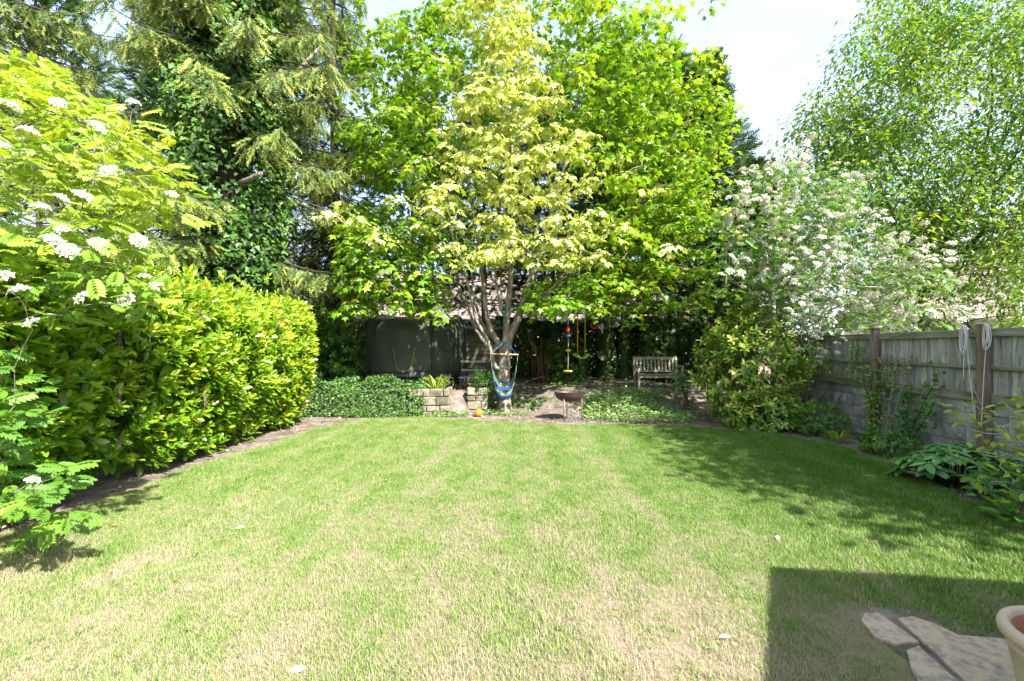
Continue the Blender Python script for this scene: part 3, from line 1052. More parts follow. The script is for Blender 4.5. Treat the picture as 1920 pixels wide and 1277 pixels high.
def litter():
    n = 9000
    P = np.stack([rng.uniform(-5.2, 6.3, n), rng.uniform(2.5, 16.5, n)], 1)
    ok = ~in_poly(P, LAWN)
    ok &= (P[:, 1] > 9.5) | (P[:, 0] > 4.8) | ((P[:, 0] < -3.8) & (rng.random(n) < .5))
    P = P[ok]; n = len(P)
    z = ground_h(P[:, 0], P[:, 1]) + rng.uniform(.004, .03, n)
    D = rand_dir(n); D[:, 2] *= .25
    N = np.array([0, 0, 1.0]) + rng.normal(0, .35, (n, 3))
    cloud('leaf_litter', T_SMALL, np.c_[P, z], D, N, rng.uniform(.03, .085, n), M['litter'], None, smooth=False, kind='stuff', label='dry brown leaf litter over the bare soil')


litter()


# ================================================================== WALL AND FENCE ON THE SUNNY SIDE
FD = np.array([.09, 1.0]); FD = FD / np.linalg.norm(FD)          # along the boundary
FN = np.array([-FD[1], FD[0]])                                   # into the garden
F_ANG = math.atan2(FD[1], FD[0])


def fence_pt(d, off=0.0, z=0.0):
    """point at depth d on the fence line, off metres into the garden"""
    return np.array([6.116 + .09 * d + FN[0] * off, d + FN[1] * off, z])


def block_wall():
    root = thing('block_wall', 'weathered grey concrete block wall below the timber fence', 'wall', fence_pt(8, 0, 0))
    L, Hh, T = .44, .215, .2
    core = MB()
    a, b = fence_pt(1.0, -.088, .33), fence_pt(13.6, -.088, .33)
    core.beam(a, b, .15, 1.17)
    core.build('mortar', M['mortar'], root)
    me_cache = []
    for k in range(5):
        m = MB()
        nx, nz = 6, 3
        v, f = [], []
        for iz in range(nz + 1):
            for ix in range(nx + 1):
                x = (ix / nx - .5) * (L - .012); z = (iz / nz - .5) * (Hh - .010)
                e = .005 if (ix in (0, nx) or iz in (0, nz)) else 0
                v.append((x, .02 - e + rng.normal(0, .0025), z))
        n0 = len(v)
        for iz in range(nz):
            for ix in range(nx):
                q = iz * (nx + 1) + ix
                f.append((q, q + nx + 1, q + nx + 2, q + 1))
        for (x, z) in ((-1, -1), (1, -1), (1, 1), (-1, 1)):
            v.append((x * (L - .012) / 2, -.06, z * (Hh - .010) / 2))
        c = [0, nx, (nz + 1) * (nx + 1) - 1, nz * (nx + 1)]
        f += [(c[0], c[1], n0 + 1, n0), (c[1], c[2], n0 + 2, n0 + 1), (c[2], c[3], n0 + 3, n0 + 2), (c[3], c[0], n0, n0 + 3)]
        me = bpy.data.meshes.new('block'); me.from_pydata(v, [], f); me.materials.append(M['block'])
        me_cache.append(me)
    # local +y of the block faces the garden
    for course in range(5):
        z = -.16 + course * .2255 + .11
        s0 = 2.2 + (0 if course % 2 else -.22)
        for k in range(26):
            d = s0 + k * .45
            if d > 13.4: break
            p = fence_pt(d, -.015 + rng.normal(0, .003), z)
            o = bpy.data.objects.new('block', me_cache[int(rng.integers(5))])
            COL.objects.link(o)
            o.parent = root
            o.matrix_basis = Matrix.Translation(Vector(p) - Vector(root.location)) @ Matrix.Rotation(F_ANG, 4, 'Z') @ Matrix.Rotation(rng.normal(0, .006), 4, 'Y')


block_wall()

POSTS = [4.35, 6.745, 9.04, 11.6]


def timber_fence():
    root = thing('timber_fence', 'grey weathered close board fence with brown posts on the block wall', 'fence', fence_pt(8, 0, .95))
    d = 2.2
    while d < 13.4:
        w = rng.uniform(.092, .108)
        z0, z1 = .955 + rng.normal(0, .006), 1.87 + rng.normal(0, .008)
        p = fence_pt(d, -.005 + rng.uniform(-.006, .006), (z0 + z1) / 2)
        MB().box(p, (w * .95, .016, z1 - z0), rz=F_ANG + .075, ry=rng.normal(0, .006), bev=.003).build('board', M['grey_wood'], root)
        d += w
    spans = [(2.2, POSTS[0]), (POSTS[0], POSTS[1]), (POSTS[1], POSTS[2]), (POSTS[2], POSTS[3]), (POSTS[3], 13.4)]
    for a, b in spans:
        for z, h, t in ((1.905, .115, .05), (1.415, .055, .045), (.985, .13, .045)):
            p, q = fence_pt(a + .075, .04, z + rng.normal(0, .004)), fence_pt(b - .075, .04, z + rng.normal(0, .004))
            MB().beam(p, q, t, h, bev=.006).build('rail', M['rail_wood'], root)
    for i, d in enumerate(POSTS):
        top = [2.02, 2.03, 2.04, 1.86][i]
        p = fence_pt(d, .085, (top + .25) / 2)
        po = MB().box(p, (.12, .12, top - .25), rz=F_ANG, bev=.008).build('post', M['post_wood'], root)
        if i in (0, 2):
            c = fence_pt(d, .085, top + .012)
            MB().box(c, (.16, .16, .022), rz=F_ANG, bev=.006).build('cap', M['post_wood'], po)


timber_fence()


def rope_hank(d, dz, label, n, drop, seed, tails):
    r = np.random.default_rng(seed)
    base = fence_pt(d, .17, 2.0)
    root = thing('rope_hank', label, 'rope', base, 'white ropes hung on the fence post')
    along = np.array([FD[0], FD[1], 0])
    for k in range(n):
        L = drop * r.uniform(.7, 1.05); w = r.uniform(.03, .075)
        t = np.linspace(0, 1, 15)
        ang = t * 2 * math.pi
        x = np.sin(ang) * w * (.6 + .4 * np.sin(t * math.pi)) + r.normal(0, .012)
        z = -(1 - np.cos(ang)) / 2 * L
        pts = base + x[:, None] * along + np.stack([FN[0] * (.01 + .01 * k) * np.ones(15), FN[1] * .0 * np.ones(15), z + .02], 1)
        MB().tube(pts, .0055, 5).build('loop', M['rope_white'], root, True)
    for (x1, z1) in tails:
        t = np.linspace(0, 1, 10)[:, None]
        a = base + along * .0; b = base + along * x1 + np.array([0, 0, z1])
        mid = (a + b) / 2 + np.array([0, 0, -.05]) + along * .03
        pts = (1 - t) ** 2 * a + 2 * t * (1 - t) * mid + t ** 2 * b
        MB().tube(pts, .0055, 5).build('tail', M['rope_white'], root, True)


rope_hank(6.93, 0, 'coil of white rope hanging on the far side of the brown fence post', 5, .46, 2, [(-.16, -1.35), (.04, -.78)])
rope_hank(6.58, 0, 'coil of white rope hanging on the near side of the brown fence post', 4, .34, 5, [(.10, -1.42)])


# ================================================================== HOUSES
def gable_house(name, label, c, w, dp, eave, ridge, rz, wall_m, windows=(), chimney=None):
    root = thing(name, label, 'house', (c[0], c[1], 0))
    R = np.array(Matrix.Rotation(rz, 3, 'Z')); c = np.array([c[0], c[1], 0.0])

    def W(v): return np.asarray(v, float) @ R.T + c
    hw, hd = w / 2, dp / 2
    v = W([(-hw, -hd, -.1), (hw, -hd, -.1), (hw, hd, -.1), (-hw, hd, -.1), (-hw, -hd, eave), (hw, -hd, eave), (hw, hd, eave), (-hw, hd, eave), (-hw, 0, ridge - .1), (hw, 0, ridge - .1)])
    f = [(0, 1, 5, 4), (2, 3, 7, 6), (1, 2, 6, 9, 5), (3, 0, 4, 8, 7)]
    wl = MB().add(v, f).build('wall', wall_m, root)
    # roof with real tile courses
    ov = .35
    rf = MB()
    sl = math.hypot(hd, ridge - eave)
    n = int(sl / .3)
    for side in (-1, 1):
        for k in range(n + 2):
            t0 = -ov / sl + k / n * 1.0; t1 = t0 + 1.12 / n
            if t0 > 1: break
            t1 = min(t1, 1.0)
            y0, z0 = side * hd * (1 - t0), eave + (ridge - eave) * t0
            y1, z1 = side * hd * (1 - t1), eave + (ridge - eave) * t1
            x0, x1 = -hw - ov, hw + ov
            q = W([(x0, y0, z0 + .05), (x1, y0, z0 + .05), (x1, y1, z1 + .01), (x0, y1, z1 + .01), (x0, y0, z0 - .01), (x1, y0, z0 - .01)])
            fa = [(0, 1, 2, 3), (4, 5, 1, 0)]
            rf.add(q, fa if side < 0 else [g[::-1] for g in fa])
    ro = rf.build('roof', M['roof_tile'], root)
    MB().tube(W([(-hw - ov, 0, ridge + .03), (hw + ov, 0, ridge + .03)]), .11, 8).build('ridge', M['roof_tile'], ro)
    for s in (-1, 1):
        MB().beam(W([(-hw - ov, s * (hd + ov * .95), eave - .30)])[0], W([(hw + ov, s * (hd + ov * .95), eave - .30)])[0], .09, .11).build('gutter', M['black_metal'], root)
    if chimney:
        x, h = chimney
        ch = MB().box(W([(x, .2, ridge + h / 2 - .5)])[0], (.9, .6, h + 1), rz=rz).build('chimney', wall_m, ro)
    for (x, z, ww, hh) in windows:
        y = -hd
        o = MB().box(W([(x, y - .02, z)])[0], (ww + .12, .09, hh + .12), rz=rz, bev=.01).build('window', M['white_paint'], root)
        nx = max(2, int(round(ww / .4)))
        for i in range(nx):
            for j in range(2):
                cx = x - ww / 2 + (i + .5) * ww / nx; cz = z - hh / 2 + (j + .5) * hh / 2
                MB().box(W([(cx, y - .065, cz)])[0], (ww / nx - .05, .012, hh / 2 - .05), rz=rz).build('pane', M['glass'], o)
    return root


gable_house('brick_house', 'pinkish brick house with tiled roof seen behind the trampoline', (-3.6, 33), 19.5, 8, 3.6, 6.6, .05, M['brick_pink'],
            [(-4, 2.2, 1.4, 1.2), (-1, 2.2, 1.2, 1.2), (2.2, 2.2, 1.6, 1.2), (5.2, 2.2, 1.2, 1.2)], (3, 1.4))
gable_house('brick_house', 'pinkish brick house glimpsed behind the ivy clad trunks and bench', (11.5, 34), 10, 8, 4.2, 7.4, -.04, M['brick_pink'],
            [(-3, 2.4, 1.4, 1.2), (0, 2.4, 1.4, 1.2), (3, 2.4, 1.4, 1.2)])
gable_house('cream_house', 'pale rendered house with tiled roof visible above the timber fence', (24.8, 26), 9, 7, 3.25, 6.0, -.12, M['render_wall'],
            [(-3.9, 2.45, .9, 1.1), (-1.2, 2.4, .55, 1.1), (.6, 2.45, 1.0, 1.1)], (-2.2, 1.0))


def slanted_pole(x0, y0, x1, y1, d, label):
    root = thing('slanted_pole', label, 'pole', px(x1, 660, d) * [1, 1, 0], 'dark slanted poles beyond the fence')
    a, b = px(x0, y0, d), px(x1, y1, d)
    e = b + (b - a) * 1.2
    e[2] = max(e[2], .05)
    MB().beam(a, e, .12, .16).build('pole', M['black_metal'], root)
    MB().beam(e, e * [1, 1, 0] , .10, .10, up=(0, 1, 0)).build('leg', M['black_metal'], root)


slanted_pole(1728, 606, 1745, 622, 13.0, 'dark slanted pole beyond the fence by the blossom tree')
slanted_pole(1815, 604, 1834, 620, 13.0, 'dark slanted pole beyond the fence below the pale house')


# the house extension behind the photographer whose corner throws the shadow on the lawn
def house_extension():
    h = 2.55
    sh = SH * h / math.tan(SUN_EL)
    C = np.array([1.97, 3.70]) - sh
    eA = np.array([-.49, -.87]); eB = np.array([.98, -.16])
    A = C + eA / np.linalg.norm(eA) * 6.5; B = C + eB / np.linalg.norm(eB) * 2.3; Dp = B + (A - C)
    root = thing('house_extension', 'flat roofed brick extension at the house end of the lawn', 'building', (C[0], C[1], 0))
    poly = [A, Dp, B, C]
    v = [(p[0], p[1], -.1) for p in poly] + [(p[0], p[1], h - .16) for p in poly]
    f = [(i, (i + 1) % 4, (i + 1) % 4 + 4, i + 4) for i in range(4)]
    MB().add(v, f).build('wall', M['brick_pink'], root)
    cc = np.mean(poly, axis=0)
    v = [(p[0], p[1], h - .16) for p in poly] + [(p[0], p[1], h) for p in poly]
    MB().add(v, f + [(4, 5, 6, 7), (3, 2, 1, 0)]).build('roof', M['white_paint'], root)
    u = eA / np.linalg.norm(eA); nn = np.array([u[1], -u[0]]) * 1.0
    if nn[0] > 0: nn = -nn
    for t in (2.2, 4.4):
        c = C + u * t + nn * .02
        o = MB().box((c[0], c[1], 1.35), (1.3, .1, 1.2), rz=math.atan2(u[1], u[0])).build('window', M['white_paint'], root)
        for s in (-.3, .3):
            q = C + u * (t + s) + nn * .075
            MB().box((q[0], q[1], 1.35), (.54, .012, 1.06), rz=math.atan2(u[1], u[0])).build('pane', M['glass'], o)


house_extension()


# ================================================================== VEGETATION
UP = np.array([0, 0, 1.0])


def clumps(C, n, rad, flat=.35, droop=.5, tilt=.35, axis=None, jitn=None):
    """leaf positions, directions and normals for drooping leaf sprays around the points C"""
    C = np.repeat(np.asarray(C, float), n, axis=0); m = len(C)
    a = rng.uniform(0, 6.283, m); r = np.sqrt(rng.random(m))
    rad = np.repeat(rad, n) if not np.isscalar(rad) else rad
    out = np.stack([np.cos(a), np.sin(a), np.zeros(m)], 1)
    P = C + out * (r * rad)[:, None] + UP * (rng.normal(0, flat, m) * rad - .55 * r * r * rad)[:, None]
    D = out * .9 + UP * (-droop * (.35 + r) + rng.normal(0, .2, m))[:, None] + rng.normal(0, .30, (m, 3))
    N = UP + out * (.25 + .5 * r)[:, None] + rng.normal(0, tilt, (m, 3))
    return P, D, N


def crown_points(n, c, rx, ry, rz, shell=.55, seed=0, zmin=None, lump=.22, bias=None):
    """points through an uneven crown, denser to the outside"""
    d = rand_dir(n * 2)
    r = (shell + (1 - shell) * rng.random(n * 2)) * (1 + lump * vnoise(d * 2.2, 1.0, seed) + lump * .6 * vnoise(d * 5.0, 1.0, seed + 1))
    P = np.asarray(c) + d * r[:, None] * np.array([rx, ry, rz])
    if zmin is not None: P = P[P[:, 2] > zmin]
    if bias is not None: P = P[bias(P)]
    return P[:n]


# ------------------------------------------------------------------ the maple with the hanging chair
def maple():
    bx = px(945, 764, 12.8)
    base = np.array([bx[0], 12.8, ground_h(bx[0], 12.8) - .05])
    root = thing('maple_tree', 'big maple in fresh leaf, cream leaves in its middle, hanging chair on its trunk', 'tree', base)
    sk = Skel()

    def q(x, y, d=12.8): return px(x, y, d)
    t = sk.stem([base, q(944, 720), q(946, 680), q(949, 645)], -1, .19, .165, 4)
    fork = t[-1]; low = t[-5]; mid = t[-3]
    s1 = sk.stem([sk.p[fork], q(950, 600, 12.7), q(956, 540, 12.6), q(962, 440, 12.6), q(958, 300, 12.7), q(966, 120, 12.9), q(960, -120, 13.1)], fork, .10, .03)
    s2 = sk.stem([sk.p[fork], q(970, 600), q(988, 545, 12.9), q(1012, 470, 13), q(1040, 380, 13.2), q(1075, 240, 13.5), q(1100, 60, 13.7)], fork, .115, .03)
    s3 = sk.stem([sk.p[s2[4]], q(1008, 580, 13.1), q(1045, 530, 13.4), q(1110, 460, 13.7), q(1200, 380, 14), q(1270, 250, 14.2)], s2[4], .075, .02)
    s4 = sk.stem([sk.p[mid], q(925, 628, 12.7), q(912, 590, 12.6), q(906, 530, 12.5), q(893, 430, 12.4), q(870, 300, 12.4), q(850, 120, 12.5)], mid, .085, .02)
    s5 = sk.stem([sk.p[low], q(930, 690, 12.55), q(915, 640, 12.4), q(893, 600, 12.3), q(884, 560, 12.2), q(868, 500, 12.1), q(840, 420, 12)], low, .06, .018)
    s6 = sk.stem([sk.p[s5[5]], q(893, 618, 12.9), q(878, 580, 13.3), q(850, 520, 13.6), q(800, 460, 13.8), q(730, 430, 13.9)], s5[5], .05, .015)
    s7 = sk.stem([sk.p[s4[2]], q(908, 615, 13.2), q(890, 560, 13.6), q(880, 480, 14), q(850, 350, 14.2), q(790, 180, 14.4)], s4[2], .05, .015)
    s8 = sk.stem([sk.p[s1[3]], q(940, 580, 12.4), q(930, 530, 12.2), q(925, 460, 12), q(915, 380, 11.8)], s1[3], .035, .012)
    s9 = sk.stem([sk.p[s2[5]], q(1000, 560, 12.3), q(1030, 545, 11.9), q(1060, 520, 11.6), q(1090, 515, 11.3)], s2[5], .03, .010)
    first = t[-1] + 1
    # green outer crown
    cx = -0.2 + .2; C = np.array([0.65, 13.7, 7.0])

    def shape(P):
        X, Y, Z = P.T
        d = Y
        xx = X / d * F + HX; yy = HY - (Z - CAM_Z) / d * F
        ok = Z > 2.35
        ok &= ~((yy > 500) & (xx > 860) & (xx < 1000))
        ok &= ~((yy > 585) & (xx > 1000))
        ok &= ~((yy > 470) & (xx > 790) & (xx < 880) & (d > 12))
        ok &= ~((xx < 705) & (yy < 380) & (yy > -40) & (rng.random(len(P)) < .25))
        f = np.clip((yy + 60) / 500, 0, 1)
        ok &= ~((np.abs(xx - 950) < (70 + 115 * f ** 1.2)) & (yy < 500) & (d < 12.9))
        ok &= Y > 9.9
        return ok
    G = crown_points(900, C, 5.0, 3.9, 6.3, .50, 3, None, .20, shape)
    # lower drooping sprays to both sides
    extra = []
    for (x0, x1, y0, y1, d0, d1, n) in ((640, 830, 405, 578, 11.2, 12.8, 125), (640, 760, 250, 420, 12, 14, 26), (1090, 1330, 380, 575, 12.3, 14.5, 130), (1180, 1360, 150, 420, 12.5, 15, 70), (990, 1090, 520, 585, 11.3, 12.4, 16), (1165, 1200, 540, 600, 13, 13.4, 6), (655, 860, 0, 330, 12, 13.5, 100), (1060, 1340, 0, 300, 12, 14, 80)):
        for _ in range(n):
            extra.append(px(rng.uniform(x0, x1), rng.uniform(y0, y1), rng.uniform(d0, d1)))
    G = np.concatenate([G, np.array(extra)])
    # cream middle: a cone nearer the lawn
    K = []
    while len(K) < 330:
        y = rng.uniform(-60, 490)
        f = np.clip((y + 60) / 500, 0, 1)
        w = 48 + 105 * f ** 1.3 + (50 if 330 < y < 470 else 0)
        if rng.random() > .45 + .55 * f: continue
        cxm = 955 + 18 * f - 20 * (1 - f)
        d = rng.uniform(10.6, 12.2)
        K.append(px(rng.normal(cxm, w * .74), y, d))
    K = np.array(K)
    allt = np.concatenate([G, K])
    tips = sk.grow(allt, up=.5, first=first - 2)
    sk.mesh('trunk', M['bark_maple'], root, rtip=.0042, k=10, rmax=.12, flare=.35)
    # leaves
    P, D, N = clumps(G, 19, rng.uniform(.28, .50, len(G)), .13, .7, .30)
    h = np.repeat(rng.normal(0, .13, len(G)), 19)
    rnd = .42 + h + rng.normal(0, .15, len(P)) + .10 * sstep(0, 5, P[:, 0])
    cloud('crown', T_MAPLE, P, D, N, rng.uniform(.125, .205, len(P)), M['maple'], root, rnd, kind='stuff', split=200)
    P, D, N = clumps(K, 27, rng.uniform(.20, .44, len(K)), .08, 1.0, .22)
    ss = rng.random(len(P)) < .985
    rnd = .66 + np.repeat(rng.normal(0, .14, len(K)), 27) + rng.normal(0, .17, len(P)) - .16 * sstep(3.6, 2.6, P[:, 2])
    o = cloud('crown', T_MAPLE_V, P, D, N, rng.uniform(.09, .165, len(P)), M['maple_cream'], root, rnd, kind='stuff', label='cream and yellow leaves in the middle of the crown', split=100)
    return sk


maple()


# ------------------------------------------------------------------ laurel hedge
def laurel_hedge():
    root = thing('laurel_hedge', 'tall glossy laurel hedge along one side of the lawn', 'hedge', (-5.6, 7.0, 0))
    pts, outs = [], []

    def face_x(y, z):     # garden side of the hedge
        p = np.stack([np.zeros_like(y), y, z], 1)
        bulge = .11 * vnoise(p, 1.1, 1) + .14 * vnoise(p, 2.9, 2)
        taper = -4.78 + .34 * sstep(0, 1.5, z) - .16 * sstep(2.1, 2.65, z)
        end = -.9 * sstep(10.6, 11.5, y) ** 2
        near = .05 * sstep(6.5, 4.2, y) * 1.0
        return taper + bulge + end + near
    n = 2300
    y = rng.uniform(2.6, 11.45, n); z = .12 + 2.50 * rng.random(n) ** .92
    depth = rng.random(n) ** 2 * .32
    top = 2.56 + .10 * vnoise(np.c_[y, y * 0, y * 0], .9, 4)
    z = np.minimum(z, top)
    A = np.c_[face_x(y, z) - depth, y, z]
    oA = np.tile([1, -.05, .45], (n, 1)) + np.c_[np.zeros(n), .9 * sstep(10.7, 11.4, y), np.zeros(n)]
    n2 = 900
    y = rng.uniform(2.6, 11.3, n2); x = rng.uniform(-7.0, -4.75, n2)
    B = np.c_[x, y, 2.56 + .10 * vnoise(np.c_[y, x, x * 0], .9, 4) + rng.normal(0, .07, n2) + .22 * (rng.random(n2) < .12)]
    oB = np.tile([.35, -.1, 1], (n2, 1))
    n3 = 360
    x = rng.uniform(-7.0, -5.0, n3); z = rng.uniform(.1, 2.65, n3)
    Cc = np.c_[x, 11.3 + .18 * vnoise(np.c_[x, z, z], 1.6, 3) - .3 * sstep(-5.6, -4.9, x), z]
    oC = np.tile([.2, 1, .4], (n3, 1))
    S = np.concatenate([A, B, Cc]); O = nrm(np.concatenate([oA, oB, oC]) + rng.normal(0, .35, (n + n2 + n3, 3)))
    # each shoot: leaves spiralling along its end
    k = 8
    P = np.repeat(S, k, 0); ax = np.repeat(O, k, 0); m = len(P)
    i = np.tile(np.arange(k), len(S))
    ref = nrm(np.cross(ax, np.repeat(rand_dir(len(S)), k, 0))); r2 = np.cross(ax, ref)
    ang = i * 2.4 + np.repeat(rng.uniform(0, 6, len(S)), k)
    rad = ref * np.cos(ang)[:, None] + r2 * np.sin(ang)[:, None]
    f = i / (k - 1)
    P = P + ax * ((f - .5) * .17)[:, None] + rad * .012
    D = ax * (.25 + 1.15 * f)[:, None] + rad * (1.0 - .55 * f)[:, None] + rng.normal(0, .12, (m, 3)) + UP * .12 - UP * (.30 * (1 - f))[:, None]
    N = ax * 1.0 - rad * .2 + UP * .45 + rng.normal(0, .22, (m, 3))
    size = rng.uniform(.12, .205, m) * (1 - .40 * f)
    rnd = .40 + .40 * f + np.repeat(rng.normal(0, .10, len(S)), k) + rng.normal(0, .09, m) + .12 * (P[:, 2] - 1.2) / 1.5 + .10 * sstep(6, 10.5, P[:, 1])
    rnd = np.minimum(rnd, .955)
    rnd[rng.random(m) < .010] = 1.0
    # visible leaves first when choosing which become separate
    SCORE['w'] = np.clip(1.0 + (P[:, 0] + 4.6) * 1.2, .1, 1.4) * (P[:, 1] < 7.5) * (P[:, 1] > 4.4) * rng.uniform(.6, 1, m)
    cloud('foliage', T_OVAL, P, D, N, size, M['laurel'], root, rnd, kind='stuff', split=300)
    SCORE.pop('w')
    # inner leaves in the shade and stems
    n4 = 9500
    y = rng.uniform(2.6, 11.2, n4); z = rng.uniform(.15, 2.5, n4)
    x = face_x(y, z) - rng.uniform(.25, 1.3, n4)
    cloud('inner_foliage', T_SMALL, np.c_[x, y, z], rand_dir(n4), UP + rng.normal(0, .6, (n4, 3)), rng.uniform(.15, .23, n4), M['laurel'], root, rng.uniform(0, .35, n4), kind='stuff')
    sk = Skel()
    sk.add((-5.7, 2.5, -.05), -1)
    st = MB()
    for yy in np.arange(2.9, 11.3, .75):
        b = np.array([-5.75 + rng.normal(0, .12), yy, -.03])
        for _ in range(4):
            e = np.array([-5.6 + rng.normal(0, .55), yy + rng.normal(0, .4), rng.uniform(1.9, 2.5)])
            mid = (b + e) / 2 + rng.normal(0, .1, 3)
            st.tube([b, mid, e], [.035, .022, .01], 6)
    st.build('stems', M['bark_dark'], root, True)
    # spent flower spikes
    for (xx, yy) in ((322, 760 - 108 + 105), (311, 765), (127, 760), (165, 845), (120, 648)):
        d = 5.4 if xx < 200 else 6.9
        p = px(xx, yy, d); p[0] = max(p[0], -4.55); 
        p = np.array([-4.42, d * 1.0, p[2]])
        m = MB().tube([p, p + [.01, 0, .09], p + [.015, -.01, .17]], [.004, .003, .002], 5)
        for j in range(22):
            a = j * 2.4; c = p + np.array([.01 + .012 * math.cos(a), .012 * math.sin(a), .02 + .15 * j / 22])
            m.box(c, (.010, .010, .010), rz=a, bev=.002)
        m.build('flower_spike', M['rusty'], root)


laurel_hedge()


# ------------------------------------------------------------------ blossoming rowan that leans into the picture over the hedge
def near_rowan():
    base = np.array([-5.3, 3.9, -.03])
    root = thing('rowan_tree', 'yellow green rowan with flat white blossom heads leaning over the laurel hedge', 'tree', base)
    sk = Skel()
    t = sk.stem([base, base + [.05, .05, .9], base + [.15, .1, 1.9], base + [.3, .15, 2.6]], -1, .09, .06)
    poly = [(-110, 75), (-40, 85), (60, 120), (150, 190), (240, 225), (310, 285), (352, 350), (330, 400), (240, 430), (250, 500), (300, 545), (215, 590), (80, 600), (-40, 640), (-110, 620)]
    T = []
    while len(T) < 235:
        p = rng.uniform((-110, 60), (355, 640))
        if in_poly(p[None], poly)[0]:
            d = rng.uniform(3.3, 5.9)
            c = px(p[0], p[1], d)
            if c[0] < -2.95 + .25 * rng.random() and c[0] > -5.6: T.append(c)
    low = []
    while len(low) < 24:
        p = rng.uniform((-30, 670), (135, 985))
        if p[0] < 20 + (p[1] - 660) * .40: low.append(px(p[0], p[1], rng.uniform(3.4, 4.0)))
    T = np.array(T + low)
    H = [(108, 193), (55, 248), (183, 240), (250, 193), (8, 277), (155, 368), (116, 374), (77, 389), (322, 366), (204, 321), (100, 452), (128, 470), (183, 456), (260, 452), (118, 431),
         (270, 520), (291, 539), (154, 559), (37, 545), (61, 606), (237, 563), (2, 520), (61, 901), (-20, 470), (20, 200)]
    Hp = np.array([px(x, y, max(rng.uniform(3.0, 3.3), 2.75 * F / (HX - x) )) for x, y in H])
    sk.grow(np.concatenate([T, Hp - UP * .05]), up=.3, first=2)
    sk.mesh('trunk', M['bark'], root, rtip=.0024, power=2.6, k=9, rmax=.03)
    k = 7
    C = np.repeat(T, k, 0); m = len(C)
    a = np.tile(np.arange(k) * 2.4, len(T)) + np.repeat(rng.uniform(0, 6, len(T)), k)
    out = np.stack([np.cos(a), np.sin(a), np.zeros(m)], 1)
    P = C + out * .02 + UP * rng.normal(0, .05, m)[:, None] + rng.normal(0, .05, (m, 3))
    D = out + UP * rng.normal(.05, .30, m)[:, None] + np.array([.35, .0, 0]) + rng.normal(0, .2, (m, 3))
    N = UP + rng.normal(0, .38, (m, 3)) + np.array([.2, -.45, 0])
    rnd = .40 + .42 * sstep(1.6, 3.2, P[:, 2]) + rng.normal(0, .15, m)
    rnd[np.repeat(np.arange(len(T)), k) >= 235] -= .25
    cloud('crown', T_PIN, P, D, N, rng.uniform(.15, .23, m), M['rowan'], root, rnd, kind='stuff', split=240)
    for i, p in enumerate(Hp):
        s = rng.uniform(.085, .135)
        cloud('blossom_head', T_BLOSSOM, p[None], nrm(rng.normal(0, 1, (1, 3)) * [1, 1, .15]), np.array([[.25, -.75, .8]]) + rng.normal(0, .2, (1, 3)), s, M['blossom'], root, np.array([rng.uniform(.55, 1)]), smooth=False)


near_rowan()


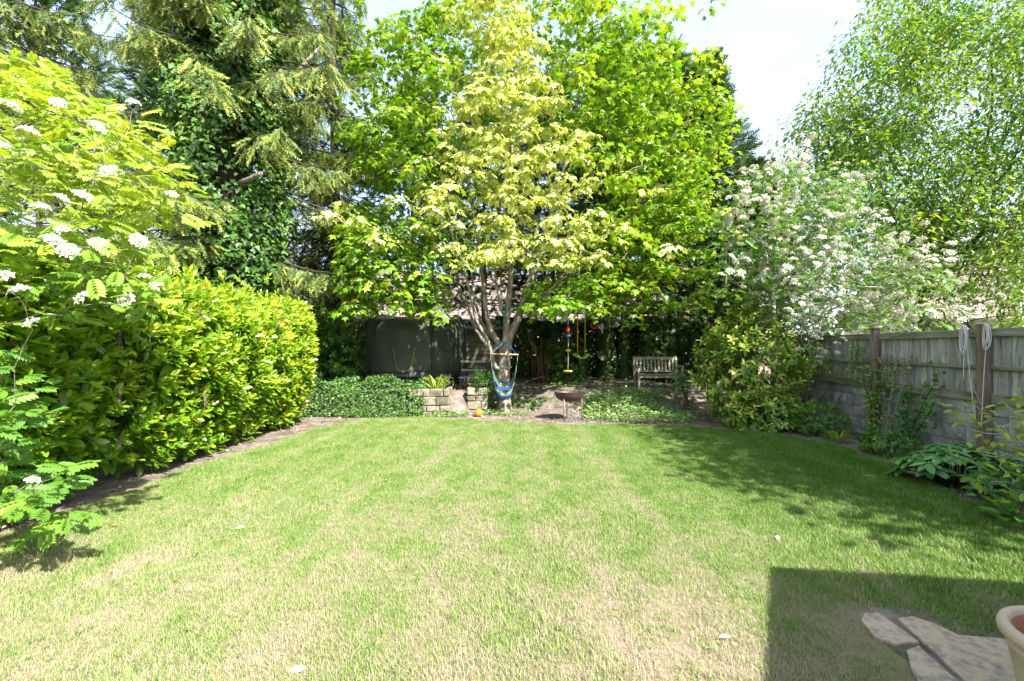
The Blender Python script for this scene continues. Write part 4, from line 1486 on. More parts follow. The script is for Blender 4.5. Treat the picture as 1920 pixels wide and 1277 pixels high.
# ------------------------------------------------------------------ spruces with drooping branches
def spruce(base, h, label, zlow, rad, n_br, skip=None, ivy=None, stubs=(), seed=0, dens=1.0):
    base = np.array([base[0], base[1], ground_h(base[0], base[1]) - .05])
    root = thing('spruce_tree', label, 'tree', base)
    sk = Skel()
    sk.stem([base, base + [.05, 0, h * .35], base + [-.05, .05, h * .7], base + [0, 0, h]], -1, .24, .03, 5)
    A, B, RA, RB = [], [], [], []
    P, D, N, R = [], [], [], []
    for b in range(n_br):
        f = (b + rng.random()) / n_br
        z = zlow + (h - zlow) * f
        a = rng.uniform(0, 6.283)
        L = rad * (1.05 - .75 * f) * rng.uniform(.75, 1.1)
        if skip is not None and skip(a, z): continue
        o = np.array([math.cos(a), math.sin(a), 0])
        t = np.linspace(0, 1, 9)
        pts = base * [1, 1, 0] + o * (L * t)[:, None] + UP * (z - .42 * L * t ** 1.4 + .20 * L * t ** 4)[:, None]
        for i in range(8):
            A.append(pts[i]); B.append(pts[i + 1]); RA.append(.035 * (1 - t[i]) + .006); RB.append(.035 * (1 - t[i + 1]) + .006)
        side = np.array([-o[1], o[0], 0])
        ns = int(15 * L * dens)
        for s in range(ns):
            u = rng.uniform(.12, 1.0)
            p0 = np.array([np.interp(u, t, pts[:, k]) for k in range(3)])
            sg = rng.choice((-1, 1))
            hl = rng.uniform(.25, .75) * (1.1 - .5 * u)
            dirn = nrm(side * sg * rng.uniform(.2, .8) + o * rng.uniform(.1, .5) - UP * rng.uniform(.4, 1.4))
            e = p0 + dirn * hl
            A.append(p0); B.append(e); RA.append(.006); RB.append(.003)
            ks = max(2, int(hl / .16))
            for q in range(ks):
                w = (q + .5) / ks
                c = p0 + (e - p0) * w
                for sd in (-1, 1):
                    P.append(c); sp = nrm(np.cross(dirn, UP) * sd * .7 + dirn * .9 + rng.normal(0, .22, 3))
                    D.append(sp); N.append(UP + rng.normal(0, .5, 3))
                    R.append(.33 + .26 * w + rng.normal(0, .14) + .18 * u)
            P.append(e); D.append(dirn); N.append(o + rng.normal(0, .4, 3)); R.append(.70 + rng.normal(0, .15))
    v, f = frusta(np.array(A), np.array(B), np.array(RA), np.array(RB), 4)
    sk.mesh('trunk', M['bark_dark'], root, k=12, flare=.3)
    link('branches', np_mesh('branches', v, f, M['bark_dark'], True), root)['kind'] = 'stuff'
    P, D, N, R = np.array(P), np.array(D), np.array(N), np.array(R)
    xx = P[:, 0] / P[:, 1] * F + HX; yy = HY - (P[:, 2] - CAM_Z) / P[:, 1] * F
    seen = (xx > -200) & (yy > -150)
    keep = seen | (rng.random(len(P)) < .15)
    P, D, N, R = P[keep], D[keep], N[keep], R[keep]
    n = len(P)
    cloud('crown', T_SPRUCE, np.array(P), np.array(D), np.array(N), rng.uniform(.23, .36, n), M["spruce"], root, np.array(R), smooth=False, kind='stuff')
    if ivy is not None:
        z0, z1, r0, n = ivy
        z = z0 + (z1 - z0) * rng.random(n); a = rng.uniform(-3.9, .9, n)
        q = np.c_[np.cos(a) * 1.2, np.sin(a) * 1.2, z * .55]
        rr = r0 * (1 + .42 * vnoise(q, 1.0, seed) + .30 * vnoise(q, 2.7, seed + 1)) * (1 - .45 * sstep(z1 - 3, z1, z)) * (.72 + .28 * sstep(z0, z0 + 2.5, z)) - rng.random(n) ** 2 * .35
        o = np.c_[np.cos(a), np.sin(a), np.zeros(n)]
        P = base * [1, 1, 0] + o * rr[:, None] + UP * z[:, None] + rng.normal(0, .09, (n, 3))
        gap = vnoise(q * 1.0, 1.9, seed + 7) + .5 * vnoise(q, 4.3, seed + 8)
        sel = gap > -.36
        ni = n // 3
        Pi = base * [1, 1, 0] + o[:ni] * (rr[:ni] * .70)[:, None] + UP * z[:ni, None] + rng.normal(0, .06, (ni, 3))
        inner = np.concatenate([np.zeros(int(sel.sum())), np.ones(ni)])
        P, o, n = np.concatenate([P[sel], Pi]), np.concatenate([o[sel], o[:ni]]), int(sel.sum()) + ni
        D = o * .5 - UP * .55 + rng.normal(0, .5, (n, 3)); N = o + UP * .55 + rng.normal(0, .4, (n, 3))
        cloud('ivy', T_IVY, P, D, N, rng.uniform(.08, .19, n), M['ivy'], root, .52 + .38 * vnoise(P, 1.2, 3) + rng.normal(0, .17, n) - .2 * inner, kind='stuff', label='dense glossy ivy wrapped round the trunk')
        core = MB()
        zz = np.linspace(max(z0, .0), z1, 14)
        core.tube(np.c_[np.full(14, base[0]), np.full(14, base[1]), zz], r0 * .30 * (1 - .45 * sstep(z1 - 3, z1, zz)), 10)
        core.build('ivy_stems', M['bark_dark'], root, True)
    for (a, b, r) in stubs:
        m = MB().tube(np.array([a + (b - a) * s for s in np.linspace(0, 1, 5)]) + rng.normal(0, .01, (5, 3)), r * np.array([1.2, 1.1, 1.05, 1, 1]), 9)
        st = m.build('branch_stub', M['bark'], root, True)
        dd = nrm(b - a)
        MB().tube([b - dd * .004, b + dd * .006], r * .93, 9).build('cut_face', M['cutwood'], st)


sb = np.array([-7.3, 12.6])
spruce(sb, 16.5, 'tall spruce wrapped in ivy with drooping branches behind the hedge', 3.6, 4.4, 125,
       skip=lambda a, z: (math.sin(a) > .55) or (z < 6.0 and math.cos(a) > .2 and math.sin(a) < -.1 and rng.random() < .6),
       ivy=(.3, 12.0, 1.5, 21000), seed=4, dens=1.15,
       stubs=[(px(385, 335, 11.4), px(366, 302, 10.9), .055), (px(450, 342, 11.3), px(489, 326, 10.9), .05),
              (px(495, 205, 12.2), px(603, 86, 12.6), .042), (px(535, 262, 12.2), px(588, 248, 12.4), .03)])
spruce(np.array([-6.15, 16.6]), 15.0, 'spruce with hanging grey green sprays between the ivy mass and the maple', 2.2, 2.7, 78, seed=9, dens=1.5)
spruce(np.array([-12.5, 11.3]), 14.0, 'spruce at the edge of view behind the blossoming rowan', 2.4, 4.2, 95, skip=lambda a, z: math.sin(a) > .3, seed=12, dens=1.3)


# ------------------------------------------------------------------ dark conifers along the far end, some with ivy on the trunk
def conifer(base, h, zlow, rad, n, label, ivy_h=0.0, seed=0, name='cypress_tree', layered=False, bark='bark_red', rtrunk=.14):
    base = np.array([base[0], base[1], ground_h(base[0], base[1]) - .05])
    root = thing(name, label, 'tree', base, 'conifers along the far end of the garden')
    sk = Skel()
    lean = rng.normal(0, .15, 2)
    sk.stem([base, base + [lean[0] * .3, lean[1] * .3, h * .4], base + [lean[0], lean[1], h]], -1, rtrunk, .02, 6)
    f = rng.random(n) ** .8
    z = zlow + (h - zlow) * f
    if layered:
        z = zlow + (h - zlow) * (np.round(f * 13) / 13) + rng.normal(0, .10, n)
        f = (z - zlow) / (h - zlow)
    a = rng.uniform(0, 6.283, n)
    o = np.c_[np.cos(a), np.sin(a), np.zeros(n)]
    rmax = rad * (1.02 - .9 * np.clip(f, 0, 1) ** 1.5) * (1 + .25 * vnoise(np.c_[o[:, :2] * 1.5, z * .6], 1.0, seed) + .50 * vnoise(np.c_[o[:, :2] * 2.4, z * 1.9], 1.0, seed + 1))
    rr = rmax * (.25 + .75 * np.sqrt(rng.random(n)))
    P = base * [1, 1, 0] + o * rr[:, None] + UP * (z - .10 * rr)[:, None]
    D = o + UP * rng.normal(-.1 if layered else .35, .45, n)[:, None] + rng.normal(0, .4, (n, 3))
    N = UP + rng.normal(0, .6, (n, 3))
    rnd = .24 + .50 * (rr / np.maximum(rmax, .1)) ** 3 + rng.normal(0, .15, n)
    nb = 70
    i = rng.choice(n, nb, replace=False)
    zs = P[i][:, 2] + .10 * rr[i] - .15 * rr[i] * (0 if layered else 1)
    A = np.c_[np.full(nb, base[0]), np.full(nb, base[1]), zs]
    v, fc = frusta(A, P[i], np.full(nb, .028), np.full(nb, .007), 4)
    sk.mesh('trunk', M[bark], root, k=10, flare=.25)
    link('branches', np_mesh('branches', v, fc, M['bark_dark'], True), root)['kind'] = 'stuff'
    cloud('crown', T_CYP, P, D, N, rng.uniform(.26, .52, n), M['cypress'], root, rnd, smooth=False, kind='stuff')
    if ivy_h:
        m = int(620 * ivy_h)
        zz = base[2] + ivy_h * rng.random(m); a = rng.uniform(0, 6.283, m)
        o = np.c_[np.cos(a), np.sin(a), np.zeros(m)]
        rr = (rtrunk + .12 + .10 * vnoise(np.c_[o[:, :2], zz * 1.5], 1.3, seed)) * (1 - .5 * (zz - base[2] > ivy_h * .8)) + .12 * np.exp(-(zz - base[2]) / .25)
        P = base * [1, 1, 0] + o * rr[:, None] + UP * zz[:, None]
        cloud('ivy', T_IVY, P, o * .3 - UP + rng.normal(0, .4, (m, 3)), o + UP * .4 + rng.normal(0, .35, (m, 3)), rng.uniform(.06, .11, m), M['ivy'], root, .40 + rng.normal(0, .17, m), kind='stuff')


conifer((3.35, 17.0), 12.0, 3.2, 2.0, 2600, 'dark cypress with ivy clad trunk, nearest the yellow rope swing', 2.3, 1)
conifer((4.05, 17.3), 12.5, 3.3, 1.9, 2400, 'dark cypress with ivy clad trunk, second from the yellow rope swing', 2.1, 2)
conifer((4.75, 17.0), 12.0, 3.2, 2.0, 2400, 'dark cypress with bare red trunk above ivy behind the trapeze bars', 1.9, 3)
conifer((5.75, 17.4), 12.5, 2.6, 2.1, 2800, 'dark cypress with ivy clad trunk right behind the bench', 2.5, 4)
conifer((6.75, 16.6), 11.6, 1.2, 1.9, 4600, 'tall dark cypress whose tip rises beside the maple crown', 0, 5)
conifer((9.2, 18.2), 8.6, .8, 2.2, 3600, 'dark cypress behind the white blossoming tree', 0, 6)
conifer((1.6, 18.6), 12.0, 2.0, 2.4, 4600, 'dark cedar with flat branches right behind the maple trunk', 0, 7, 'cedar_tree', True)
conifer((-1.1, 18.8), 12.0, 2.0, 2.6, 4400, 'dark cedar with flat branches behind the tilted boards', 0, 8, 'cedar_tree', True)
conifer((-4.0, 19.2), 12.0, 3.7, 2.7, 3900, 'dark cedar with flat branches above the trampoline', 0, 10, 'cedar_tree', True)
conifer((-8.3, 17.2), 14.5, .6, 3.0, 6200, 'dark dense cypress behind the hedge end', 0, 11)
conifer((-15.2, 15.5), 15.0, .6, 3.4, 5200, 'dark cypress at the picture edge beyond the hedge', 0, 15)
conifer((-11.0, 15.8), 14.0, .6, 3.2, 6200, 'dark cypress behind the middle of the hedge', 0, 14)


# ------------------------------------------------------------------ broadleaf trees beyond the fence
def broad_tree(name, label, base, h_fork, C, R, n_cl, per, m, size, T, bark, zmin=2.1, seed=0, shape=None, rtr=.16, rtip=.004, extra=None, spread=.45, stems=5, droop=.5, rb=(.42, .18, .17), group=None, cap=.06, flat=.3, gaps=-9):
    base = np.array([base[0], base[1], 0 - .05])
    root = thing(name, label, 'tree', base, group)
    sk = Skel()
    top = base + [0, 0, h_fork]
    t = sk.stem([base, (base + top) / 2 + [.06, .03, 0], top], -1, rtr, rtr * .85, 4)
    for k in range(stems):
        a = k * 2 * math.pi / stems + rng.uniform(-.4, .4)
        o = np.array([math.cos(a), math.sin(a), 0])
        e = np.asarray(C) + o * np.array([R[0], R[1], 0]) * .45 + UP * R[2] * .45 * rng.uniform(.2, 1)
        m1 = top + (e - top) * .33 + rng.normal(0, .42, 3) - UP * .5
        mid = top + (e - top) * .66 - UP * .15 + rng.normal(0, .55, 3)
        sk.stem([top, m1, mid, e], t[-1], rtr * .42, rtr * .10, 4)
    Tg = crown_points(n_cl, C, *R, .42, seed, zmin, .22, shape)
    Tg = Tg[vnoise(Tg, .75, seed + 3) + .5 * vnoise(Tg, 1.7, seed + 4) > gaps]
    if extra is not None: Tg = np.concatenate([Tg, extra])
    sk.grow(Tg, up=.4, first=t[-1])
    sk.mesh('trunk', M[bark], root, rtip=rtip, k=9, rmax=cap, flare=.25)
    P, D, N = clumps(Tg, per, rng.uniform(spread * .7, spread * 1.2, len(Tg)), flat, droop, .45)
    hh = np.repeat(rng.normal(0, rb[1], len(Tg)), per)
    cloud('crown', T, P, D, N, rng.uniform(size * .75, size * 1.25, len(P)), M[m], root, rb[0] + hh + rng.normal(0, rb[2], len(P)), kind='stuff')
    return root, Tg


def not_low_left(P):
    xx = P[:, 0] / np.maximum(P[:, 1], .1) * F + HX; yy = HY - (P[:, 2] - CAM_Z) / np.maximum(P[:, 1], .1) * F
    # crown outline falls away towards the sky gap over the lawn
    lim = 1475 + np.clip(240 - yy, 0, 500) * .62
    return (xx > lim + 26 * vnoise(P, .9, 6)) & ~((yy > 565) & (xx > 1800) & (xx < 1858))


broad_tree('cherry_tree', 'large cherry tree with open crown beyond the timber fence', (11.9, 13.9), 3.6, (12.3, 13.6, 7.6), (5.6, 4.0, 6.2), 2600, 27, 'cherry', .16, T_CHERRY, 'bark_dark', 2.2, 21,
           not_low_left, rtr=.15, spread=.50, droop=.45, rb=(.46, .16, .16), flat=.4, gaps=-.45, stems=6, rtip=.0038)
broad_tree('lime_tree', 'pale green tree far behind the blossoming tree', (10.5, 23.5), 3, (10.9, 23.5, 7.0), (4.2, 3, 5.4), 420, 26, 'cherry', .16, T_SMALL, 'bark_dark', 1.5, 22, None, rtr=.15, spread=.6, rb=(.62, .12, .15))
broad_tree('garden_tree', 'pale green tree far beyond the fence below the cherry', (19.5, 19), 2.2, (19.0, 19, 4.3), (3.4, 2.4, 3.4), 200, 26, 'cherry', .13, T_SMALL, 'bark_dark', .9, 27,
           lambda P: (P[:, 0] / P[:, 1] * F + HX > 1872), rtr=.13, spread=.55, rb=(.62, .12, .15))
# neighbours' trees beside the view, whose shade lies over the grass by the bed
broad_tree('neighbour_tree', 'leafy tree beyond the fence level with the stone path', (8.9, 2.0), 2.4, (8.2, 2.2, 4.9), (2.6, 2.1, 2.1), 330, 26, 'cherry', .20, T_SMALL, 'bark_dark', 2.5, 23, None, rtr=.13, spread=.55)
broad_tree('neighbour_tree', 'leafy tree beyond the fence level with the trellis', (10.4, 4.6), 2.8, (9.4, 4.3, 6.4), (2.7, 2.0, 2.6), 360, 26, 'cherry', .20, T_SMALL, 'bark_dark', 3.0, 24, None, rtr=.15, spread=.55)


# white blossoming tree in front of the fence
def white_rowan():
    base = px(1447, 690, 11.3); base[2] = -.03
    C = px(1555, 520, 11.0)
    root = thing('blossom_tree', 'pale stemmed tree covered in white blossom heads, between the spotted shrub and the fence', 'tree', base)
    sk = Skel()
    top = px(1449, 560, 11.3)
    t = sk.stem([base, (base + top) / 2 + [.03, 0, 0], top], -1, .07, .055, 4)
    for e in ((1463, 330, 11.2), (1500, 400, 10.8), (1385, 420, 11.5), (1600, 470, 10.6), (1680, 540, 10.6), (1560, 380, 11.6), (1520, 560, 10.2)):
        p = px(*e); mid = (top + p) / 2 + rng.normal(0, .12, 3) + UP * .15
        sk.stem([top, mid, p], t[-1], .032, .009, 4)
    poly = [(1345, 455), (1375, 360), (1440, 310), (1490, 300), (1560, 330), (1620, 390), (1690, 450), (1740, 490), (1790, 560), (1770, 600), (1700, 605), (1640, 612), (1580, 625), (1560, 660), (1545, 690), (1515, 690), (1500, 650), (1460, 590), (1400, 560), (1335, 520)]
    T, H = [], []
    while len(T) < 450:
        p = rng.uniform((1330, 300), (1790, 700))
        if in_poly(p[None], poly)[0]: T.append(px(p[0], p[1], rng.uniform(9.6, 12.4)))
    T = np.array(T)
    sk.grow(T, up=.2, first=t[-1])
    sk.mesh('trunk', M['bark_pale'], root, rtip=.0038, k=8, rmax=.03)
    k = 8
    P, D, N = clumps(T, k, .26, .4, .15, .4)
    cloud('crown', T_PIN_FAR, P, D, N, rng.uniform(.15, .22, len(P)), M['rowan_far'], root, .5 + np.repeat(rng.normal(0, .15, len(T)), k) + rng.normal(0, .15, len(P)), kind='stuff')
    n = 0
    tries = 0
    proto = {}
    while n < 298:
        c = T[rng.integers(len(T))] + rng.normal(0, .14, 3) + np.array([.05, -.22, .16])
        xx = c[0] / c[1] * F + HX; yy = HY - (c[2] - CAM_Z) / c[1] * F
        tries += 1
        if vnoise(c[None], 1.1, 31)[0] < -.15 and rng.random() < .8: continue
        if c[1] > 11.2 and rng.random() < .8: continue
        kk = int(rng.integers(6))
        if kk not in proto:
            proto[kk] = np_mesh('blossom_head', T_BLOSSOM[0], T_BLOSSOM[1], M['blossom'], False, {'rnd': .5 + kk / 10 + RV[id(T_BLOSSOM)]})
        o = bpy.data.objects.new('blossom_head', proto[kk]); COL.objects.link(o); o.parent = root
        s = rng.uniform(.13, .23)
        o.location = Vector(c) - Vector(root.location); o.scale = (s, s, s)
        o.rotation_euler = (rng.normal(.55, .25), rng.normal(0, .25), rng.uniform(0, 6))
        n += 1
    c = T[rng.integers(len(T), size=420)] + rng.normal(0, .16, (420, 3)) + np.array([.05, -.18, .14])
    cloud('blossom', T_BLOSSOM_FAR, c, rand_dir(420) * [1, 1, .1], np.array([.1, -.5, .9]) + rng.normal(0, .25, (420, 3)), rng.uniform(.11, .20, 420), M['blossom'], root, rng.uniform(.5, 1, 420), smooth=False, kind='stuff')


white_rowan()


# ------------------------------------------------------------------ shrubs
def shrub(name, label, base, C, R, n_sh, k, m, size, T, zmin=.05, seed=0, lump=.25, split=0, stems=14, bark='bark_dark', rb=(.4, .15, .15), shootL=.12, group=None, shape=None, up=.5):
    base = np.array([base[0], base[1], float(ground_h(base[0], base[1]))])
    root = thing(name, label, 'shrub', base, group)
    S = crown_points(n_sh, C, *R, .72, seed, zmin, lump, shape)
    O = nrm((S - np.asarray(C)) / np.asarray(R) + UP * up + rng.normal(0, .3, S.shape))
    P = np.repeat(S, k, 0); ax = np.repeat(O, k, 0); n = len(P)
    i = np.tile(np.arange(k), len(S))
    ref = nrm(np.cross(ax, np.repeat(rand_dir(len(S)), k, 0))); r2 = np.cross(ax, ref)
    ang = i * 2.4 + np.repeat(rng.uniform(0, 6, len(S)), k)
    rad = ref * np.cos(ang)[:, None] + r2 * np.sin(ang)[:, None]
    f = i / max(k - 1, 1)
    P = P + ax * ((f - .5) * shootL)[:, None]
    D = ax * (.15 + .7 * f)[:, None] + rad + rng.normal(0, .15, (n, 3)) - UP * .15
    N = ax + UP * .4 + rng.normal(0, .25, (n, 3))
    rnd = rb[0] + np.repeat(rng.normal(0, rb[1], len(S)), k) + rng.normal(0, rb[2], n) + .2 * (f - .5)
    cloud('foliage', T, P, D, N, rng.uniform(size * .75, size * 1.2, n) * (1 - .2 * f), M[m], root, rnd, kind='stuff', split=split)
    st = MB()
    for s in range(stems):
        e = S[rng.integers(len(S))]
        b = base + np.array([rng.normal(0, .08), rng.normal(0, .08), -.02])
        st.tube([b, (b + e) / 2 + rng.normal(0, .06, 3) + UP * .08, e], [.018, .011, .005], 5)
    st.build('stems', M[bark], root, True)
    return root


shrub('spotted_laurel', 'large spotted laurel shrub with yellow flecked leaves beside the bench', (5.4, 10.9), (5.4, 10.9, 1.25), (1.12, 1.0, 1.42), 560, 9, 'aucuba', .145, T_OVAL, .02, 31, .18, 200, 20, rb=(.54, .17, .22))
shrub('spotted_laurel', 'low skirt of spotted laurel reaching over the lawn edge before the fence', (5.35, 9.75), (5.25, 9.95, .30), (.85, .5, .52), 210, 8, 'aucuba', .14, T_OVAL, .0, 33, .2, 80, 10, rb=(.50, .17, .22))
shrub('azalea', 'small low azalea with a few red flowers at the end of the block wall', (6.0, 9.35), (6.0, 9.3, .28), (.50, .42, .40), 260, 9, 'shrub', .055, T_SMALL, .0, 35, .2, 0, 8, rb=(.45, .15, .15), shootL=.07)
shrub('elder_bush', 'green bushy elder beside the trampoline at the hedge end', (-5.0, 13.6), (-4.9, 13.5, 1.6), (.85, .8, 1.25), 420, 8, 'shrub', .12, T_NARROW, .3, 37, .3, 0, 14, rb=(.35, .15, .15), bark='shrub')
shrub('holly_bush', 'dark shrub in the corner between the hedge and the trampoline', (-6.2, 14.8), (-6.2, 14.8, 1.9), (1.3, 1.0, 1.9), 520, 8, 'ivy', .11, T_IVY, .3, 39, .3, 0, 14, rb=(.3, .15, .15))
shrub('ivy_bush', 'ivy covered stump under the hanging knotted rope', (1.75, 15.3), (1.75, 15.3, 1.15), (.72, .5, .75), 420, 7, 'ivy', .09, T_IVY, .4, 41, .3, 0, 10, rb=(.55, .15, .2), up=.2)
shrub('ivy_bush', 'tall ivy mass behind the bench back', (5.1, 16.0), (5.1, 16.1, 1.6), (.75, .45, 1.2), 480, 7, 'ivy', .09, T_IVY, .5, 43, .3, 0, 10, rb=(.42, .15, .2), up=.2)
shrub('ivy_bush', 'dark ivy thicket behind the spotted laurel', (6.6, 14.8), (6.6, 15.0, 1.9), (1.1, .7, 1.7), 620, 7, 'ivy', .10, T_IVY, .3, 44, .3, 0, 10, rb=(.36, .15, .2), up=.2)
shrub('wall_shrub', 'dark evergreen shrub in the hollow right of the maple trunk', (.9, 16.2), (.85, 16.4, 1.5), (1.0, .7, 1.3), 460, 7, 'ivy', .09, T_IVY, .4, 45, .35, 0, 12, rb=(.22, .12, .15), up=.2)


def far_hedge():
    root = thing('yew_hedge', 'dark clipped evergreen hedge at the far end behind the cypress trunks', 'hedge', (4.2, 18.6, .5))
    n = 11000
    x = rng.uniform(-.6, 9.2, n); z = .5 + 2.5 * rng.random(n)
    y = 18.35 + .14 * vnoise(np.c_[x, z, z], 1.5, 3) + .5 * rng.random(n) ** 2
    top = 2.75 + .35 * vnoise(np.c_[x, x * 0, x * 0], .8, 4)
    P = np.c_[x, y, np.minimum(z, top)]
    cloud('foliage', T_IVY, P, np.array([0, -.5, -.4]) + rng.normal(0, .5, (n, 3)), np.array([0, -1, .5]) + rng.normal(0, .4, (n, 3)), rng.uniform(.13, .22, n), M['ivy'], root, .15 + rng.normal(0, .13, n), kind='stuff')
    st = MB()
    for k in range(26):
        xx = -.5 + k * .38
        st.tube([(xx, 18.75, .45), (xx + rng.normal(0, .1), 18.8, 1.4), (xx + rng.normal(0, .2), 18.75, 2.4)], [.05, .04, .02], 6)
    st.build('stems', M['bark_dark'], root, True)


far_hedge()


def azalea_flowers():
    root = [o for o in bpy.data.objects if o.name.startswith('azalea')][0]
    for k in range(9):
        a = rng.uniform(3.6, 6.0)
        p = np.array([6.0 + .46 * math.cos(a), 9.3 + .40 * math.sin(a), rng.uniform(.18, .50)])
        V, Fc = T_SMALL
        n = 5
        an = np.arange(n) * 1.2566
        cloud('flower', T_SMALL, np.repeat(p[None], n, 0), np.c_[np.cos(an), np.sin(an), np.full(n, .5)], UP + 0 * np.c_[an, an, an], .035, M['redflower'], root, smooth=False)


azalea_flowers()


def surface_plant(name, label, cat, pts, nrmls, size, T, m, base, rb=(.45, .18), kind=None, split=0, dirs=None, part='foliage'):
    root = thing(name, label, cat, base)
    n = len(pts)
    D = (np.c_[rng.normal(0, 1, (n, 2)), rng.normal(-.1, .4, n)] if dirs is None else dirs)
    cloud(part, T, pts, D, nrmls + rng.normal(0, .35, (n, 3)), rng.uniform(size * .7, size * 1.2, n), M[m], root, rb[0] + rng.normal(0, rb[1], n), kind='stuff', split=split)
    return root


def ground_plants():
    # bank of ivy in front of the trampoline
    n = 7600
    x = rng.uniform(-5.1, -2.2, n); t = rng.random(n)
    y = 11.72 + .75 * t + .10 * vnoise(np.c_[x, t, t], 1.3, 2)
    z = .02 + .74 * sstep(-.05, .62, t) + .20 * vnoise(np.c_[x * 1.4, t * 2, t], 1.6, 5) * (t > .1) + rng.normal(0, .03, n)
    P = np.c_[x, y, np.maximum(z, .02)]
    tm = T_IVY
    root = surface_plant('ivy_bank', 'bank of dark ivy trailing over the edge in front of the trampoline', 'ivy', P, np.tile([0, -.8, .7], (n, 1)), .065, T_IVY, 'ivy', (-3.6, 12.0, 0), (.38, .24))
    m = MB()
    pr = [(12.02, -.05), (12.10, .36), (12.35, .52), (12.7, .55)]
    v = [(xx, yy, zz) for xx in (-5.1, -2.2) for yy, zz in pr]
    m.add(v, [(0, 4, 5, 1), (1, 5, 6, 2), (2, 6, 7, 3), (0, 1, 2, 3), (7, 6, 5, 4)])
    m.build('bank', M['soil'], root)
    # ground cover mound in front of the bench
    n = 5200
    x = rng.uniform(1.75, 4.45, n); y = rng.uniform(10.75, 14.2, n)
    cx, cy = 3.1, 12.2
    e = ((x - cx - .25 * (12 - y) * .3) / 1.25) ** 2 + ((y - cy) / 1.55) ** 2 + .35 * vnoise(np.c_[x, y, y * 0], 1.5, 3)
    ok = e < 1
    x, y, e = x[ok], y[ok], e[ok]; n = len(x)
    z = ground_h(x, y) + .26 * np.sqrt(np.clip(1 - e, 0, 1)) * (1 + .35 * vnoise(np.c_[x, y, y * 0], 2.6, 6)) * (.35 + .65 * rng.random(n)) + .02
    surface_plant('ground_cover', 'low leafy ground cover mound in front of the bench', 'ground cover', np.c_[x, y, z], np.tile([0, -.2, 1], (n, 1)), .095, T_SMALL, 'groundcover', (3.1, 12.2, .1), (.66, .24))
    # thin ivy over the slope
    n = 2600
    x = rng.uniform(-.4, 5.0, n); y = rng.uniform(11.9, 16.6, n)
    ok = vnoise(np.c_[x, y, y * 0], .9, 12) + .4 * vnoise(np.c_[x, y, y * 0], 2.4, 13) > .02
    x, y = x[ok], y[ok]; n = len(x)
    z = ground_h(x, y) + rng.uniform(.01, .10, n)
    surface_plant('creeping_ivy', 'thin ivy creeping over the bare slope behind the fire bowl', 'ivy', np.c_[x, y, z], np.tile([0, -.2, 1], (n, 1)), .075, T_IVY, 'groundcover', (2.2, 14.5, .4), (.45, .22))
    # low weeds at the foot of the stone planters and tree
    for (cx, cy, rx, label) in ((-1.75, 11.9, .75, 'low green weeds at the foot of the stone planter'), (-.55, 12.25, .35, 'tuft of weeds at the foot of the maple trunk'), (.55, 13.3, .55, 'patch of weeds right of the maple trunk')):
        n = int(700 * rx)
        a = rng.uniform(0, 6.28, n); r = np.sqrt(rng.random(n))
        x, y = cx + rx * r * np.cos(a), cy + .22 * r * np.sin(a)
        z = ground_h(x, y) + rng.uniform(.01, .16, n) * (1 - r * .6)
        surface_plant('weeds', label, 'weeds', np.c_[x, y, z], np.tile([0, -.4, 1], (n, 1)), .07, T_SMALL, 'groundcover', (cx, cy, 0), (.5, .2))


ground_plants()


def strap_plant(label, c, n, L, m, group=None, spread=.08, split=0, name='strap_leaved_plant'):
    root = thing(name, label, 'plant', c, group)
    a = rng.uniform(0, 6.283, n)
    P = np.asarray(c) + np.c_[np.cos(a), np.sin(a), np.zeros(n)] * (spread * np.sqrt(rng.random(n)))[:, None]
    D = np.c_[np.cos(a), np.sin(a), np.zeros(n)]
    for i in range(n):
        pass
    N = UP + D * -rng.uniform(-.15, .75, n)[:, None]
    cloud('foliage', T_STRAP, P, np.c_[D[:, :2], rng.uniform(0, .9, n)], N, rng.uniform(L * .7, L * 1.15, n), M[m], root, .5 + rng.normal(0, .25, n), smooth=True, kind='stuff', split=split)


strap_plant('spiky yellow green strap leaved plant growing in the larger stone planter', (px(818, 730, 12.35)[0], 12.4, .62), 70, .62, 'strap', None, .16, 40)
strap_plant('pale strap leaved clump beside the azalea at the wall foot', (5.93, 8.75, .0), 44, .36, 'strap', 'strap leaved clumps at the wall foot', .10, 20)
strap_plant('yellowish strap leaved clump at the foot of the trellis', (5.85, 7.75, .0), 40, .34, 'strap', 'strap leaved clumps at the wall foot', .10, 20)


def fern_plant():
    c = np.array([px(908, 720, 12.5)[0], 12.5, .0])
    shrub('feathery_plant', 'feathery green plant over the smaller stone planter', (c[0], 12.55), (c[0] + .02, 12.5, .72), (.36, .25, .36), 200, 7, 'shrub', .07, T_NARROW, .1, 52, .3, 0, 10, rb=(.4, .15, .15))


fern_plant()


